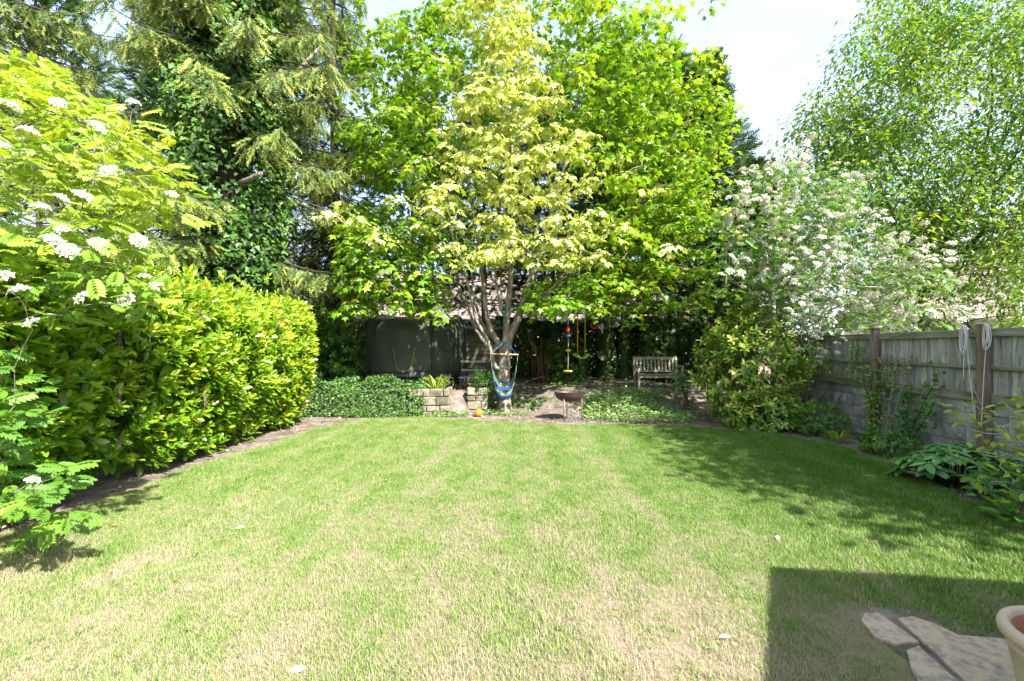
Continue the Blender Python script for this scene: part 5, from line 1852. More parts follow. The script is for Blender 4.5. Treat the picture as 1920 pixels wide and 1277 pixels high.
# ------------------------------------------------------------------ plants at the fence
def big_leaf_plant():
    c = np.array([px(1785, 900, 6.0)[0] + .02, 5.95, 0])
    root = thing('broadleaf_plant', 'clump of large dark green palmate leaves on the lawn edge under the fence', 'plant', (c[0], c[1], 0))
    P, D, N, R, S = [], [], [], [], []
    st = MB()
    for k in range(66):
        a = rng.uniform(0, 6.283); r = math.sqrt(rng.random())
        q = c + np.array([math.cos(a) * r * .66, math.sin(a) * r * .46, .52 - .36 * r ** 1.6 + rng.normal(0, .03)])
        b = c + np.array([math.cos(a) * r * .28, math.sin(a) * r * .2, -.02])
        st.tube([b, (b + q) / 2 + UP * .05, q], [.009, .008, .006], 5)
        nl = 7
        a0 = rng.uniform(0, 6.28)
        tilt = np.array([math.cos(a), math.sin(a), 0]) * .45 * r
        for j in range(nl):
            an = a0 + j * 2 * math.pi / nl
            d = np.array([math.cos(an), math.sin(an), -.18])
            d[2] -= np.dot(d[:2], tilt[:2]) * .8
            P.append(q + UP * rng.normal(0, .004)); D.append(d); N.append(UP + tilt + rng.normal(0, .12, 3)); S.append(rng.uniform(.15, .23)); R.append(.42 + rng.normal(0, .16))
    cloud('foliage', T_OVAL, np.array(P), np.array(D), np.array(N), np.array(S), M['broadleaf'], root, np.array(R), kind='stuff', split=220)
    st.build('stalks', M['shrub'], root, True)


big_leaf_plant()


def quince_shrub():
    b = np.array([5.35, 4.95, -.02])
    root = thing('quince_shrub', 'lanky shrub with bright oval leaves at the picture edge before the fence', 'shrub', b)
    sk = Skel()
    t = sk.stem([b, b + [.02, 0, .35]], -1, .018, .015, 2)
    tips = []
    for (x, y, d) in ((1840, 770, 5.0), (1815, 845, 4.9), (1800, 770, 5.2), (1870, 800, 4.9), (1890, 760, 5.0), (1905, 735, 5.1), (1860, 850, 4.8), (1900, 830, 4.7), (1880, 880, 4.7), (1850, 905, 4.9), (1910, 900, 4.6), (1930, 800, 4.8), (1950, 760, 5.0), (1895, 790, 5.3), (1865, 820, 5.3)):
        tips.append(px(x, y, d))
    tips = np.array(tips)
    sk.grow(tips, up=.2, segs=5, jit=.12, first=1, sag=.05)
    # long bare whips reaching towards the lawn
    for pts in ([(1880, 800, 5.0), (1850, 775, 4.95), (1829, 735, 4.9), (1815, 693, 4.9)], [(1890, 815, 4.9), (1845, 812, 4.85), (1812, 800, 4.8), (1800, 778, 4.8)], [(1895, 848, 4.8), (1865, 857, 4.75), (1840, 850, 4.7), (1836, 845, 4.7)]):
        sk.stem([px(*q) for q in pts], t[-1] if False else 3, .007, .003, 3)
    sk.mesh('stems', M['bark_pale'], root, rtip=.004, k=6, rmax=.014)
    P, D, N = clumps(tips, 12, .14, .5, .3, .4)
    cloud('foliage', T_OVAL, P, D, N, rng.uniform(.08, .125, len(P)), M['yellowleaf'], root, .30 + rng.normal(0, .22, len(P)), kind='stuff', split=90)
    # darker lower leaves
    C = np.array([px(rng.uniform(1840, 1990), rng.uniform(860, 935), rng.uniform(4.9, 5.5)) for _ in range(46)])
    P, D, N = clumps(C, 9, .15, .5, .4, .5)
    cloud('lower_foliage', T_OVAL, P, D, N, rng.uniform(.07, .12, len(P)), M['broadleaf'], root, .30 + rng.normal(0, .15, len(P)), kind='stuff')


quince_shrub()


def low_corner_plant():
    c = px(1912, 960, 4.5); c[2] = .0
    root = thing('bergenia', 'low plant with broad reddish and yellow leaves at the picture edge on the lawn', 'plant', c)
    n = 38
    a = rng.uniform(0, 6.283, n)
    P = c + np.c_[np.cos(a) * .12, np.sin(a) * .12, rng.uniform(.05, .25, n)]
    D = np.c_[np.cos(a), np.sin(a), rng.uniform(-.1, .8, n)]
    cloud('foliage', T_OVAL, P, D, UP + rng.normal(0, .3, (n, 3)), rng.uniform(.12, .2, n), M['climber'], root, .45 + rng.normal(0, .35, n), split=20)


low_corner_plant()


def trellis():
    d0 = 8.55
    root = thing('trellis', 'old timber fan trellis leaning on the block wall', 'trellis', fence_pt(d0, .25, 0))
    along = np.array([FD[0], FD[1], 0])
    bot = fence_pt(d0, .26, .02)
    hts = 1.62
    for s in (-1, -.33, .33, 1):
        a = bot + along * s * .10; b = bot + along * s * .48 + UP * hts * (1 - .05 * abs(s)) + np.array([FN[0], FN[1], 0]) * -.14
        MB().beam(a, b, .028, .018, up=(FN[0], FN[1], 0)).build('upright', M['teak'], root)
    for f in (.30, .48, .64, .80, .94):
        w = .10 + .38 * f + .06
        c = bot + UP * hts * f * .97 + np.array([FN[0], FN[1], 0]) * (-.14 * f + .022)
        MB().beam(c - along * w, c + along * w, .028, .014, up=(FN[0], FN[1], 0)).build('rung', M['teak'], root)
    return bot, along


bot, along = trellis()


def climber(label, stems, n_leaf, T, m, size, rb, base, name='climbing_plant', bark='bark_dark', split=0, scat=.10):
    root = thing(name, label, 'climber', base)
    st = MB(); P = []
    for pts in stems:
        pts = np.asarray(pts, float)
        t = np.linspace(0, len(pts) - 1, 14)
        q = np.stack([np.interp(t, np.arange(len(pts)), pts[:, k]) for k in range(3)], 1)
        st.tube(q, np.linspace(.011, .004, 14), 5)
        k = int(n_leaf / len(stems))
        u = rng.uniform(1.5, 13, k)
        c = np.stack([np.interp(u, np.arange(14), q[:, j]) for j in range(3)], 1)
        P.append(c + rng.normal(0, scat, (k, 3)) * [.6, 1, 1])
    st.build('stems', M[bark], root, True)
    P = np.concatenate(P); n = len(P)
    fn = np.array([FN[0], FN[1], 0])
    off = ((P - fence_pt(8, .1, 0)) * fn).sum(1)
    P = P + fn * np.maximum(0, .02 - off)[:, None]
    D = np.c_[rng.normal(0, 1, (n, 2)), rng.normal(-.1, .6, n)] + fn * .6
    cloud('foliage', T, P, D, fn * .8 + UP * .6 + rng.normal(0, .35, (n, 3)), rng.uniform(size * .7, size * 1.2, n), M[m], root, rb + rng.normal(0, .2, n), kind='stuff', split=split)


def wall_px(x, y, off=.2):
    """point on the wall or fence face seen at column x, row y, off metres into the garden"""
    k = (x - HX) / F
    # (6.116+.09d + FN0*off) = k*(d + FN1*off)
    d = (6.116 + FN[0] * off - k * FN[1] * off) / (k - .09)
    Y = d + FN[1] * off
    return np.array([6.116 + .09 * d + FN[0] * off, Y, CAM_Z - (y - HY) / F * Y])


climber('yellow green climber scrambling over the fan trellis', [[wall_px(1640, 848, .3), wall_px(1642, 780, .28), wall_px(1630, 700, .25), wall_px(1605, 690, .2)],
        [wall_px(1636, 848, .32), wall_px(1634, 760, .3), wall_px(1620, 720, .25), wall_px(1590, 690, .2)],
        [wall_px(1640, 845, .3), wall_px(1645, 740, .25), wall_px(1668, 700, .2), wall_px(1700, 690, .2)],
        [wall_px(1642, 845, .3), wall_px(1640, 750, .25), wall_px(1650, 700, .2), wall_px(1664, 672, .18)],
        [wall_px(1632, 850, .34), wall_px(1640, 800, .34), wall_px(1648, 770, .34), wall_px(1642, 740, .34)],
        [wall_px(1600, 700, .2), wall_px(1606, 670, .15), wall_px(1610, 645, .15)]], 640, T_SMALL, 'climber', .085, .48, fence_pt(8.5, .3, 0), split=80)
climber('dark green rose climbing the block wall nearer than the trellis', [[wall_px(1694, 862, .25), wall_px(1700, 800, .2), wall_px(1702, 745, .15), wall_px(1700, 735, .15)],
        [wall_px(1694, 862, .25), wall_px(1715, 790, .2), wall_px(1740, 740, .15), wall_px(1762, 700, .12)],
        [wall_px(1700, 840, .25), wall_px(1725, 800, .22), wall_px(1745, 770, .2), wall_px(1750, 755, .2)],
        [wall_px(1690, 866, .25), wall_px(1688, 820, .25), wall_px(1696, 790, .22), wall_px(1690, 770, .2)]], 300, T_IVY, 'shrub', .085, .25, fence_pt(7.6, .25, 0), split=50, scat=.08)
climber('bare dead creeper stems on the far block wall', [[wall_px(1535, 765, .05), wall_px(1540, 745, .05), wall_px(1556, 728, .05), wall_px(1575, 716, .05)], [wall_px(1570, 768, .05), wall_px(1573, 748, .05), wall_px(1580, 735, .05)]], 4, T_SMALL, 'shrub', .05, .3, fence_pt(10.6, .1, 0))
shrub('wall_foot_plant', 'low green plants at the foot of the trellis', (5.95, 7.7), (5.95, 7.65, .16), (.30, .55, .22), 130, 7, 'shrub', .075, T_SMALL, 0, 55, .25, 0, 6, rb=(.35, .15, .15), shootL=.07)


def stump():
    b = px(1288, 765, 12.6); b[2] = ground_h(b[0], b[1]) - .03
    root = thing('dead_stump', 'thin dead trunk with ivy in front of the bench end', 'stump', b)
    top = px(1277, 705, 12.6)
    MB().tube([b, b * .6 + top * .4 + [.03, 0, 0], b * .3 + top * .7 + [-.02, .02, 0], top], [.075, .05, .045, .035], 9).build('trunk', M['bark_red'], root, True)
    n = 330
    t = rng.random(n) ** .8
    P = b + (top - b) * (.45 + .6 * t)[:, None] + rng.normal(0, 1, (n, 3)) * (np.array([.11, .10, .08]))
    cloud('ivy', T_IVY, P, np.c_[rng.normal(0, 1, (n, 2)), rng.normal(-.3, .4, n)], np.array([0, -.6, .7]) + rng.normal(0, .4, (n, 3)), rng.uniform(.05, .10, n), M['groundcover'], root, .4 + rng.normal(0, .2, n), kind='stuff')


stump()


def bare_bush():
    b = np.array([1.05, 15.4, float(ground_h(1.05, 15.4))])
    root = thing('bare_stems', 'bundle of bare brown stems between the maple and the knotted rope', 'shrub', b)
    for k in range(26):
        x = rng.normal(0, .12)
        m = MB()
        e = b + np.array([x * 3.2 + rng.normal(0, .12), rng.normal(0, .2), rng.uniform(1.0, 1.9)])
        m.tube([b + [x, rng.normal(0, .1), -.03], b * .5 + e * .5 + rng.normal(0, .05, 3), e], [.016, .012, .005], 5)
        m.build('stem', M['bark_red'], root, True)
    m = MB()
    m.tube([b + [-.9, -1.2, -.2], b + [-.6, -1.3, .16], b + [-.2, -1.4, .30], b + [.05, -1.5, .22]], [.014, .012, .010, .006], 6)
    m.build('fallen_branch', M['bark'], root, True)


bare_bush()


def fallen_leaves():
    pts = [(292, 940, 1.0), (306, 944, .1), (350, 921, .75), (120, 970, .4), (205, 993, .4), (400, 970, .1), (441, 997, .95), (541, 908, .4), (487, 924, .4), (728, 907, .2), (518, 875, .35), (573, 882, .3), (413, 940, .95), (604, 829, .4), (1372, 1204, .9), (42, 1071, .2), (1460, 1012, 1.0), (575, 1263, .9), (510, 865, .35)]
    for x, y, r in pts:
        d = CAM_Z * F / (y - HY)
        p = px(x, y, d); p[2] = .035
        o = cloud('fallen_leaf', T_OVAL if r > .8 else T_SMALL, p[None], rand_dir(1) * [1, 1, .1], UP[None] + rng.normal(0, .35, (1, 3)), rng.uniform(.05, .095), M['deadleaf'], None, np.array([r]))
        lab = ('pale cream' if r > .8 else 'yellow' if r > .6 else 'orange brown' if r >= .3 else 'dark brown') + ' fallen leaf lying on ' + ('the worn grass by the house shadow' if x > 1000 else 'the grass far down the lawn' if y < 890 else 'the open grass near the hedge')
        tag(o, lab, 'leaf', 'dry leaves fallen on the lawn')


fallen_leaves()

# ================================================================== GARDEN FURNITURE
def plant_pot():
    c = np.array([2.41, 2.0, .02])
    root = thing('plant_pot', 'large terracotta plant pot on the stone path at the lawn corner', 'pot', c)
    prof = [(.0, 0), (.20, 0), (.215, .02), (.255, .16), (.285, .30), (.298, .36), (.303, .365), (.303, .378), (.299, .383), (.302, .40), (.318, .405), (.336, .418), (.340, .438), (.332, .458), (.312, .466), (.288, .458), (.280, .44)]
    prof = [(r * .82, z) for r, z in prof]
    MB().lathe(prof, c, 56).build('body', M['terracotta'], root, True)
    inn = [(.280, .44), (.276, .42), (.268, .36), (.262, .33)]
    inn = [(r * .82, z) for r, z in inn]
    MB().lathe(inn, c, 56).build('inner_wall', M['terracotta_in'], root, True)
    v, f = [], []
    k, rr = 40, 9
    for i in range(rr + 1):
        for j in range(k):
            a = j / k * 6.2832; r = .220 * i / rr
            v.append((c[0] + r * math.cos(a), c[1] + r * math.sin(a), c[2] + .335 + rng.normal(0, .007)))
    for i in range(rr):
        for j in range(k):
            f.append((i * k + j, (i + 1) * k + j, (i + 1) * k + (j + 1) % k, i * k + (j + 1) % k))
    MB().add(v, f).build('soil', M['compost'], root, True)


plant_pot()


def fire_bowl():
    c = px(1068, 785, 11.35); c[2] = 0
    root = thing('fire_bowl', 'rusty iron fire bowl on thin legs at the lawn edge', 'fire bowl', c)
    R, zt = .36, .64
    prof = [(0, .40)] + [(R * math.sin(a), zt - .02 - .22 * math.cos(a)) for a in np.linspace(.15, 1.42, 10)] + [(R, zt), (R + .012, zt + .008), (R - .012, zt + .010)] + [((R - .02) * math.sin(a), zt - .01 - .20 * math.cos(a)) for a in np.linspace(1.42, .15, 10)] + [(0, .43)]
    MB().lathe(prof, c, 40).build('bowl', M['iron'], root, True)
    for a in (math.radians(238), math.radians(-28), math.radians(95)):
        t = c + [.30 * math.cos(a), .30 * math.sin(a), .56]; b = c + [.31 * math.cos(a), .31 * math.sin(a), -.02]
        MB().tube([t, (t + b) / 2, b], [.018, .018, .02] if a > 3 else [.010, .010, .010], 8).build('leg', M['rusty'], root, True)
    for a in (math.radians(180), math.radians(0)):
        h = c + [(R + .005) * math.cos(a), (R + .005) * math.sin(a), zt - .05]
        t = np.linspace(0, 6.283, 15)
        MB().tube(np.c_[np.full(15, h[0]) + .012 * math.cos(a), h[1] + .035 * np.cos(t), h[2] - .03 + .035 * np.sin(t)], .005, 5, False).build('ring_handle', M['iron'], root, True)
    # ash and charcoal scattered below
    for k in range(70):
        pass
    m = MB()
    n = 260
    a = rng.uniform(0, 6.28, n); r = .95 * np.sqrt(rng.random(n))
    for i in range(n):
        s = rng.uniform(.015, .045)
        x, y = c[0] + .35 + 1.15 * r[i] * math.cos(a[i]), c[1] - .05 + .45 * r[i] * math.sin(a[i])
        if y < 10.75: continue
        m.box((x, y, float(ground_h(x, y)) + s * .3), (s, s * .8, s * .6), rz=a[i], rx=r[i], bev=s * .15)
    o = m.build('charcoal', M['charcoal'])
    tag(o, 'grey ash and charcoal bits on the soil around the fire bowl', 'charcoal', None, 'stuff')


fire_bowl()


def bench():
    x0, x1 = px(1192, 700, 14.1)[0], px(1276, 700, 14.1)[0]
    y = 14.1; g = float(ground_h((x0 + x1) / 2, y)); cx = (x0 + x1) / 2; w = x1 - x0
    root = thing('garden_bench', 'weathered wooden slatted garden bench on the slope', 'bench', (cx, y, g))
    m = M['teak']
    zs = g + .40; zt = g + .86
    for s in (-1, 1):
        xx = cx + s * (w / 2 - .03)
        MB().box((xx, y - .22, g + .28), (.065, .065, .66), bev=.006).build('leg', m, root)
        MB().beam((xx, y + .24, g - .05), (xx, y + .34, zt + .06), .065, .065, up=(0, 1, 0), bev=.006).build('leg', m, root)
        MB().beam((xx, y - .29, g + .625), (xx, y + .27, g + .615), .07, .035, bev=.008).build('arm', m, root)
        MB().beam((xx, y - .19, g + .35), (xx, y + .24, g + .33), .04, .07).build('side_rail', m, root)
    MB().beam((cx - w / 2 + .06, y - .225, zs - .06), (cx + w / 2 - .06, y - .225, zs - .06), .03, .085, bev=.004).build('front_rail', m, root)
    for k in range(5):
        yy = y - .24 + k * .112
        MB().beam((cx - w / 2 + .03, yy, zs + .012 - .012 * k), (cx + w / 2 - .03, yy, zs + .012 - .012 * k), .085, .022, bev=.004).build('seat_slat', m, root)

    def back(z): return y + .24 + .10 * (z - g + .05) / (zt + .06 - g + .05)
    MB().beam((cx - w / 2 + .06, back(zt), zt), (cx + w / 2 - .06, back(zt), zt), .035, .09, bev=.005).build('top_rail', m, root)
    MB().beam((cx - w / 2 + .06, back(zs + .07), zs + .07), (cx + w / 2 - .06, back(zs + .07), zs + .07), .035, .05, bev=.005).build('back_rail', m, root)
    n = 11
    for k in range(n):
        xx = cx - w / 2 + .12 + (w - .24) * k / (n - 1)
        MB().beam((xx, back(zs + .09), zs + .095), (xx, back(zt - .05), zt - .045), .058, .016, up=(0, 1, 0), bev=.003).build('back_slat', m, root)


bench()


def stone_planter(label, x0, x1, y, depth, h, rows, seed):
    r = np.random.default_rng(seed)
    cx = (x0 + x1) / 2
    root = thing('stone_planter', label, 'planter', (cx, y, 0))
    MB().box((cx, y + depth / 2, h / 2 - .05), (x1 - x0 - .07, depth - .07, h - .02)).build('core', M['soil'], root)
    z = -.06
    hs = r.uniform(.7, 1.35, rows); hs = hs / hs.sum() * (h + .06)
    for k in range(rows):
        hh = hs[k]
        x = x0
        while x < x1 - .05:
            w = min(r.uniform(.14, .42), x1 - x)
            if x1 - x - w < .10: w = x1 - x
            MB().box((x + w / 2, y + .06 + r.normal(0, .008), z + hh / 2), (w - .012, .14, hh - .012), rz=r.normal(0, .03), bev=.022).jitter(.007).build('stone', M['bathstone'], root)
            x += w
        for s, xe in ((-1, x0), (1, x1)):
            yy = y + .14
            while yy < y + depth - .05:
                w = min(r.uniform(.2, .35), y + depth - yy)
                MB().box((xe - s * .06, yy + w / 2, z + hh / 2), (.13, w - .012, hh - .012), bev=.022).jitter(.006).build('stone', M['bathstone'], root)
                yy += w
        z += hh


stone_planter('large rough stone planter in front of the trampoline', px(766, 750, 12.05)[0], px(843, 750, 12.05)[0], 12.0, .7, .66, 4, 3)
stone_planter('small rough stone planter beside the maple trunk', px(875, 750, 12.3)[0], px(914, 750, 12.3)[0], 12.3, .5, .66, 4, 8)


def boundary_stone():
    # low stone wall far behind the trampoline
    r = np.random.default_rng(5)
    root = thing('stone_wall', 'low tan stone wall at the far end behind the trampoline', 'wall', (-4.5, 17.2, .5))
    MB().box((-4.2, 17.28, 1.05), (6.6, .2, 1.3)).build('core', M['mortar'], root)
    z = .45
    for k in range(6):
        x = -7.5
        while x < -.95:
            w = min(r.uniform(.28, .6), -.9 - x)
            if w < .08: break
            MB().box((x + w / 2, 17.15 + r.normal(0, .01), z + .105), (w - .015, .16, .20), bev=.02).build('stone', M['bathstone'], root)
            x += w
        z += .212


boundary_stone()


def shed():
    root = thing('timber_shed', 'dark timber shed in the shade behind the stacked boards', 'shed', (-1.1, 16.6, .5))
    for k in range(12):
        MB().beam((-2.0, 15.9 - .004 * (k % 2), .62 + k * .145), (-.42, 15.9 - .004 * (k % 2), .62 + k * .145), .03, .14, bev=.006).build('board', M['shed'], root)
    MB().box((-1.2, 16.5, 1.35), (1.5, 1.1, 1.7)).build('body', M['shed'], root)
    for s in (-2.02, -.40):
        MB().box((s, 15.88, 1.4), (.08, .08, 1.85)).build('corner_post', M['bark_dark'], root)
    MB().box((-1.2, 16.4, 2.36), (1.9, 1.5, .06), rx=.10).build('roof', M['black_metal'], root)


shed()


def stacked_table():
    c = np.array([px(888, 690, 13.6)[0], 13.7, .55])
    root = thing('garden_table', 'old slatted table with blue grey boards behind the stone planter', 'table', c)
    for k, z in enumerate((.50, .74)):
        MB().beam(c + [-.36, -.02, z], c + [.36, -.02, z], .03, .055).build('back_slat', M['grey_wood'], root)
    for k in range(4):
        MB().beam(c + [-.40, -.35 + .11 * k, .30], c + [.40, -.35 + .11 * k, .30], .10, .028).build('seat_slat', M['blue_pad'], root)
    for s in (-.34, .34):
        MB().box(c + [s, .0, .36], (.05, .05, .84)).build('leg', M['bark_dark'], root)
        MB().box(c + [s, -.34, .12], (.05, .05, .34)).build('leg', M['bark_dark'], root)


stacked_table()


def trampoline():
    cx, cy = px(771, 700, 15.0)[0], 15.1
    R = 1.62
    g = .54
    root = thing('trampoline', 'round trampoline with dark safety net enclosure in the shade', 'trampoline', (cx, cy, g))
    zb, zt = g + .42, 2.66
    a = np.linspace(0, 2 * math.pi, 49)
    ring = np.c_[cx + R * np.cos(a), cy + R * np.sin(a), np.full(49, zb)]
    MB().tube(ring, .025, 7, False).build('frame_ring', M['steel'], root, True)
    # bed and padding
    MB().lathe([(0, zb - .03), (R - .3, zb + .0)], (cx, cy, 0), 48).build('bed', M['black_pad'], root, True)
    MB().lathe([(R - .30, zb + .02), (R - .28, zb + .05), (R + .03, zb + .05), (R + .06, zb + .02), (R + .06, zb - .10)], (cx, cy, 0), 48).build('padding', M['black_pad'], root, True)
    # net, slightly slack between poles, narrowing at the top
    k, rows = 96, 14
    npole = 6
    phase = math.radians(-90 - 30 + 2)
    v, f = [], []
    for i in range(rows + 1):
        t = i / rows
        z = zb + .04 + (zt - zb - .04) * t
        for j in range(k):
            an = j / k * 2 * math.pi
            u = ((an - phase) / (2 * math.pi / npole)) % 1
            slack = .06 * math.sin(math.pi * u) * math.sin(math.pi * min(1, t * 1.05))
            top_sag = .10 * math.sin(math.pi * u) * t ** 3
            r = R * (1.0 + .035 * math.sin(math.pi * min(1, t * 1.1)) - .03 * t - .16 * (max(0, t - .72) / .28) ** 2) - slack + .012 * math.sin(an * 23 + t * 4)
            v.append((cx + r * math.cos(an), cy + r * math.sin(an), z - top_sag))
    for i in range(rows):
        for j in range(k):
            f.append((i * k + j, i * k + (j + 1) % k, (i + 1) * k + (j + 1) % k, (i + 1) * k + j))
    MB().add(v, f).build('net', M['net'], root, True)
    top = np.array(v[rows * k:] + [v[rows * k]])
    MB().tube(top, .014, 5, False).build('top_rope', M['lime_trim'], root, True)
    for p in range(npole):
        an = phase + p * 2 * math.pi / npole
        o = np.array([math.cos(an), math.sin(an), 0])
        b = np.array([cx, cy, 0]) + o * (R + .06)
        MB().tube([b + UP * (g - .05), b + UP * zb, b + UP * (zt - .42), b - o * .06 + UP * (zt - .15), b - o * .20 + UP * (zt + .01)], .034, 8).build('pole', M['black_pad'], root, True)
        MB().tube([b - o * .06 + UP * zb, b - o * .03 + UP * (g + .06), b - o * .1 + UP * (g - .04)], .026, 8).build('leg', M['steel'], root, True)
        b2 = np.array([cx, cy, 0]) + np.array([math.cos(an + .5), math.sin(an + .5), 0]) * (R - .02)
        b3 = np.array([cx, cy, 0]) + np.array([math.cos(an + .25), math.sin(an + .25), 0]) * (R - .02)
        MB().tube([b + UP * (g + .02), b3 + UP * (g + .0), b2 + UP * (g + .02), b2 + UP * zb], .022, 7).build('leg', M['steel'], root, True)
    # zipped doorway edging
    pts = []
    for t in np.linspace(0, 1, 22):
        if t < .36: u, z = -.30 + .10 * (t / .36), zb + .70 - .58 * (t / .36)
        elif t < .64: u, z = -.20 + .38 * ((t - .36) / .28), zb + .12 - .06 * math.sin(math.pi * (t - .36) / .28)
        else: u, z = .18 + .12 * ((t - .64) / .36), zb + .12 + .60 * ((t - .64) / .36)
        an = math.radians(-90) + (u + .12) / R
        r = R + .02
        pts.append((cx + r * math.cos(an), cy + r * math.sin(an), z))
    MB().tube(pts, .009, 5).build('zip_edge', M['lime_trim'], root, True)
    # ladder
    lx = cx + .06
    ly = cy - R - .14
    for s in (-.17, .17):
        MB().tube([(lx + s, ly + .08, zb), (lx + s, ly - .02, g - .03)], .016, 7).build('ladder_rail', M['steel'], root, True)
    for z in (.14, .36):
        MB().beam((lx - .17, ly + .02 + z * .1, g + z), (lx + .17, ly + .02 + z * .1, g + z), .06, .02).build('ladder_step', M['steel'], root)
    # blue foot sleeve on the near corner
    an = phase + 2 * math.pi / npole * 1.5
    MB().tube([(cx + 1.30, cy - 1.02, zb - .05), (cx + 1.30, cy - 1.06, g - .02)], .045, 8).build('sleeve', M['blue_pad'], root, True)


trampoline()


def hanging_chair():
    d = 12.35
    bar_l, bar_r = px(919.5, 663.5, d), px(971, 665, d)
    apex = px(947, 640, 12.55)
    c = (bar_l + bar_r) / 2
    root = thing('hanging_chair', 'blue and green striped hammock chair hung from the maple', 'hammock chair', (c[0], c[1], px(0, 743, d)[2]))
    MB().tube([bar_l + (bar_l - bar_r) * .02, bar_r + (bar_r - bar_l) * .02], .017, 8).build('spreader_bar', M['dowel'], root, True)
    for e in (bar_l, bar_r):
        MB().tube([apex, apex * .4 + e * .6, e + (c - e) * .08], .011, 6).build('rope', M['rope_blue'], root, True)
    MB().tube([apex + [0, .02, .12], apex + [.02, -.06, .05], apex + [0, -.03, -.02], apex + [-.03, .05, .04], apex + [0, .02, .12]], .012, 6).build('rope', M['rope_grey'], root, True)
    nu, nv = 40, 26
    V, Fc, R = [], [], []
    for j in range(nv + 1):
        t = j / nv
        depth = .70 + .43 * t
        for i in range(nu + 1):
            u = i / nu * 2 - 1
            shape = (1 - abs(u) ** 4.2)
            spread = 1 - abs(u) ** 4
            x = c[0] + (bar_r[0] - bar_l[0]) / 2 * u * (1 - .10 * shape * (.5 + .5 * t)) 
            z = c[2] + (bar_r[2] - bar_l[2]) / 2 * u - depth * shape - .02
            yy = c[1] + spread * (.16 - .34 * t - .16 * math.sin(math.pi * t)) + .012 * math.sin(14 * t + 3 * u) * spread
            V.append((x, yy, z)); R.append(t)
    for j in range(nv):
        for i in range(nu):
            q = j * (nu + 1) + i
            Fc.append((q, q + 1, q + nu + 2, q + nu + 1))
    o = link('cloth', np_mesh('cloth', np.array(V), np.array(Fc), M['hammock'], True, {'rnd': R}), root)
    md = o.modifiers.new('thickness', 'SOLIDIFY'); md.thickness = .006


hanging_chair()


def ball():
    c = px(897.5, 758, 11.75); c[2] = float(ground_h(c[0], c[1])) + .10
    root = thing('ball', 'small orange ball on the soil beside the maple trunk', 'ball', (c[0], c[1], c[2] - .10))
    r = .098
    V, Fc = [], []
    n, k = 16, 32
    for i in range(n + 1):
        th = math.pi * i / n
        for j in range(k):
            ph = 2 * math.pi * j / k
            rr = r * (1 - .03 * (abs(math.sin(ph * 2.0)) < .12) * math.sin(th))
            V.append((c[0] + rr * math.sin(th) * math.cos(ph), c[1] + rr * math.sin(th) * math.sin(ph), c[2] + rr * math.cos(th)))
    for i in range(n):
        for j in range(k):
            Fc.append((i * k + j, (i + 1) * k + j, (i + 1) * k + (j + 1) % k, i * k + (j + 1) % k))
    MB().add(V, Fc).build('skin', M['orange'], root, True)
    for rx in (0.4, 1.9):
        t = np.linspace(0, 6.283, 25)
        p = np.c_[np.cos(t), np.sin(t) * math.cos(rx), np.sin(t) * math.sin(rx)] * r * 1.003 + c
        MB().tube(p, .0025, 4, False).build('seam', M['orange_dark'], root, True)


ball()


# ------------------------------------------------------------------ rope line with play things
LA = px(957, 577, 12.75); LB = px(1262, 590, 16.6)


def line_at(x):
    k = (x - HX) / F
    t = (k * LA[1] - LA[0]) / ((LB[0] - LA[0]) - k * (LB[1] - LA[1]))
    p = LA + (LB - LA) * t
    p[2] -= .10 * math.sin(math.pi * np.clip(t, 0, 1))
    return p


def row(y, p):
    """height that a row of the photograph has at the depth of p"""
    return CAM_Z - (y - HY) / F * p[1]


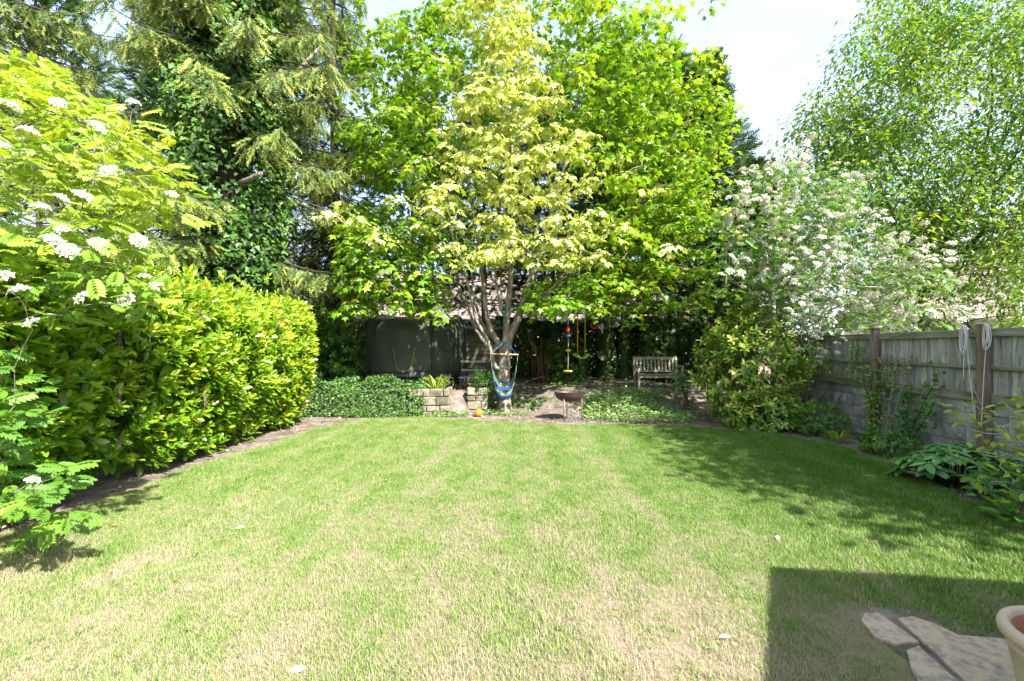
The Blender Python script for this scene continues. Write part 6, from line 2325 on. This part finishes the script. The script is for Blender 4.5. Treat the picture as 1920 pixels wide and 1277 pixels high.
def play_line():
    root = thing('rope_line', 'webbing line tied from the maple to the far cypress trunks', 'rope', LA * [1, 1, 0] + [0, 0, 0])
    pts = [line_at(x) for x in np.linspace(957, 1262, 20)]
    MB().tube(pts, .02, 5).build('webbing', M['webbing'], root, True)
    t = np.linspace(0, 6.283, 20)
    q = px(953, 576, 12.65)
    MB().tube(np.c_[q[0] + .13 * np.cos(t), 12.75 + .13 * np.sin(t), np.full(20, q[2])], .03, 6, False).build('tree_strap', M['teal'], root, True)
    MB().tube([q + [-.03, -.12, 0], q + [-.06, -.14, -.25], q + [-.05, -.13, -.45]], .012, 5).build('strap_tail', M['rope_blue'], root, True)

    # knotted rope with discs
    p = line_at(1065); g = float(ground_h(p[0], p[1]))
    r = thing('climbing_rope', 'hanging grey rope with red, blue and yellow discs and a yellow foot disc', 'rope', (p[0], p[1], g))
    zb = row(697, p)
    MB().tube([p, p * [1, 1, 0] + UP * ((p[2] + zb) / 2) + [.01, 0, 0], p * [1, 1, 0] + UP * zb], .014, 6).build('rope', M['rope_grey'], r, True)
    for y, m, rad, th in ((618, 'plastic_red', .065, .16), (630, 'plastic_blue', .085, .06), (657, 'plastic_yellow', .075, .06), (696, 'plastic_yellow', .15, .05)):
        z = row(y, p)
        MB().lathe([(0, -th / 2), (rad * .8, -th / 2), (rad, -th / 4), (rad, th / 4), (rad * .8, th / 2), (0, th / 2)], (p[0], p[1], z), 18).build('disc', M[m], r, True)
    # disc swing on two yellow ropes
    p = line_at(1090); p1, p2 = line_at(1083), line_at(1097)
    r = thing('rope_swing', 'green plastic seat swing on two yellow ropes', 'swing', (p[0], p[1], float(ground_h(p[0], p[1]))))
    zs = row(668, p)
    for q in (p1, p2):
        MB().tube([q, q * [1, 1, 0] + UP * (zs + .28)], .014, 6).build('rope', M['rope_yellow'], r, True)
        MB().tube([q * [1, 1, 0] + UP * (zs + .28), q * [1, 1, 0] + UP * (zs + .05)], .011, 6).build('lower_rope', M['orange'], r, True)
    mid = (p1 + p2) / 2
    V, Fc = [], []
    dx = nrm((p2 - p1) * [1, 1, 0])
    dy = np.array([-dx[1], dx[0], 0])
    n = 14
    for i in range(n + 1):
        u = i / n * 2 - 1
        for j, (s, z) in enumerate(((-.10, 0), (.10, 0), (.10, -.02), (-.10, -.02))):
            V.append(mid * [1, 1, 0] + dx * (u * .24) + dy * s + UP * (zs - .05 + .12 * u * u + z))
    for i in range(n):
        for j in range(4):
            Fc.append((i * 4 + j, i * 4 + (j + 1) % 4, (i + 1) * 4 + (j + 1) % 4, (i + 1) * 4 + j))
    Fc += [(0, 1, 2, 3), (n * 4 + 3, n * 4 + 2, n * 4 + 1, n * 4)]
    MB().add(V, Fc).build('seat', M['plastic_green'], r, True)
    # ring
    p = line_at(1114)
    r = thing('gym_ring', 'small red ring hanging on a short strap from the line', 'ring', (p[0], p[1], row(617, p)))
    z = row(610, p)
    MB().tube([p, p * [1, 1, 0] + UP * (z + .10)], .010, 5).build('strap', M['rope_white'], r, True)
    t = np.linspace(0, 6.283, 21)
    MB().tube(np.c_[p[0] + .09 * np.cos(t), np.full(21, p[1]), z + .09 * np.sin(t)], .022, 7, False).build('ring', M['plastic_red'], r, True)
    # knotted blue ball
    p = line_at(1128)
    r = thing('rope_knot', 'blue and white knotted rope ball hanging from the line', 'rope ball', (p[0], p[1], row(624, p)))
    z = row(612, p)
    MB().tube([p, p * [1, 1, 0] + UP * z], .012, 5).build('strap', M['rope_blue'], r, True)
    for k in range(5):
        ax = rand_dir(1)[0]; e1 = nrm(np.cross(ax, [.3, .5, .8])); e2 = np.cross(ax, e1)
        MB().tube(p * [1, 1, 0] + UP * z + .085 * (np.cos(t)[:, None] * e1 + np.sin(t)[:, None] * e2), .022, 6, False).build('knot', M['rope_blue' if k % 2 else 'rope_white'], r, True)
    MB().tube([p * [1, 1, 0] + UP * (z - .08), p * [1, 1, 0] + UP * (z - .22) + [.03, 0, 0]], [.03, .015], 6).build('tassel', M['rope_white'], r, True)
    # trapeze bars
    for x0, x1, m, lab in ((1143, 1156, 'rope_white', 'trapeze bar on white ropes hanging from the line'), (1169, 1181, 'rope_blue', 'trapeze bar on a blue rope hanging from the line')):
        p, q = line_at(x0), line_at(x1)
        zz = row(612, p)
        r = thing('trapeze', lab, 'trapeze', (p[0], p[1], zz), 'trapeze bars on the rope line')
        for e in (p, q):
            MB().tube([e, e * [1, 1, 0] + UP * zz], .010, 5).build('rope', M[m], r, True)
        MB().tube([p * [1, 1, 0] + UP * zz + (p - q) * .1, q * [1, 1, 0] + UP * zz + (q - p) * .1], .018, 7).build('bar', M['dowel'], r, True)


play_line()
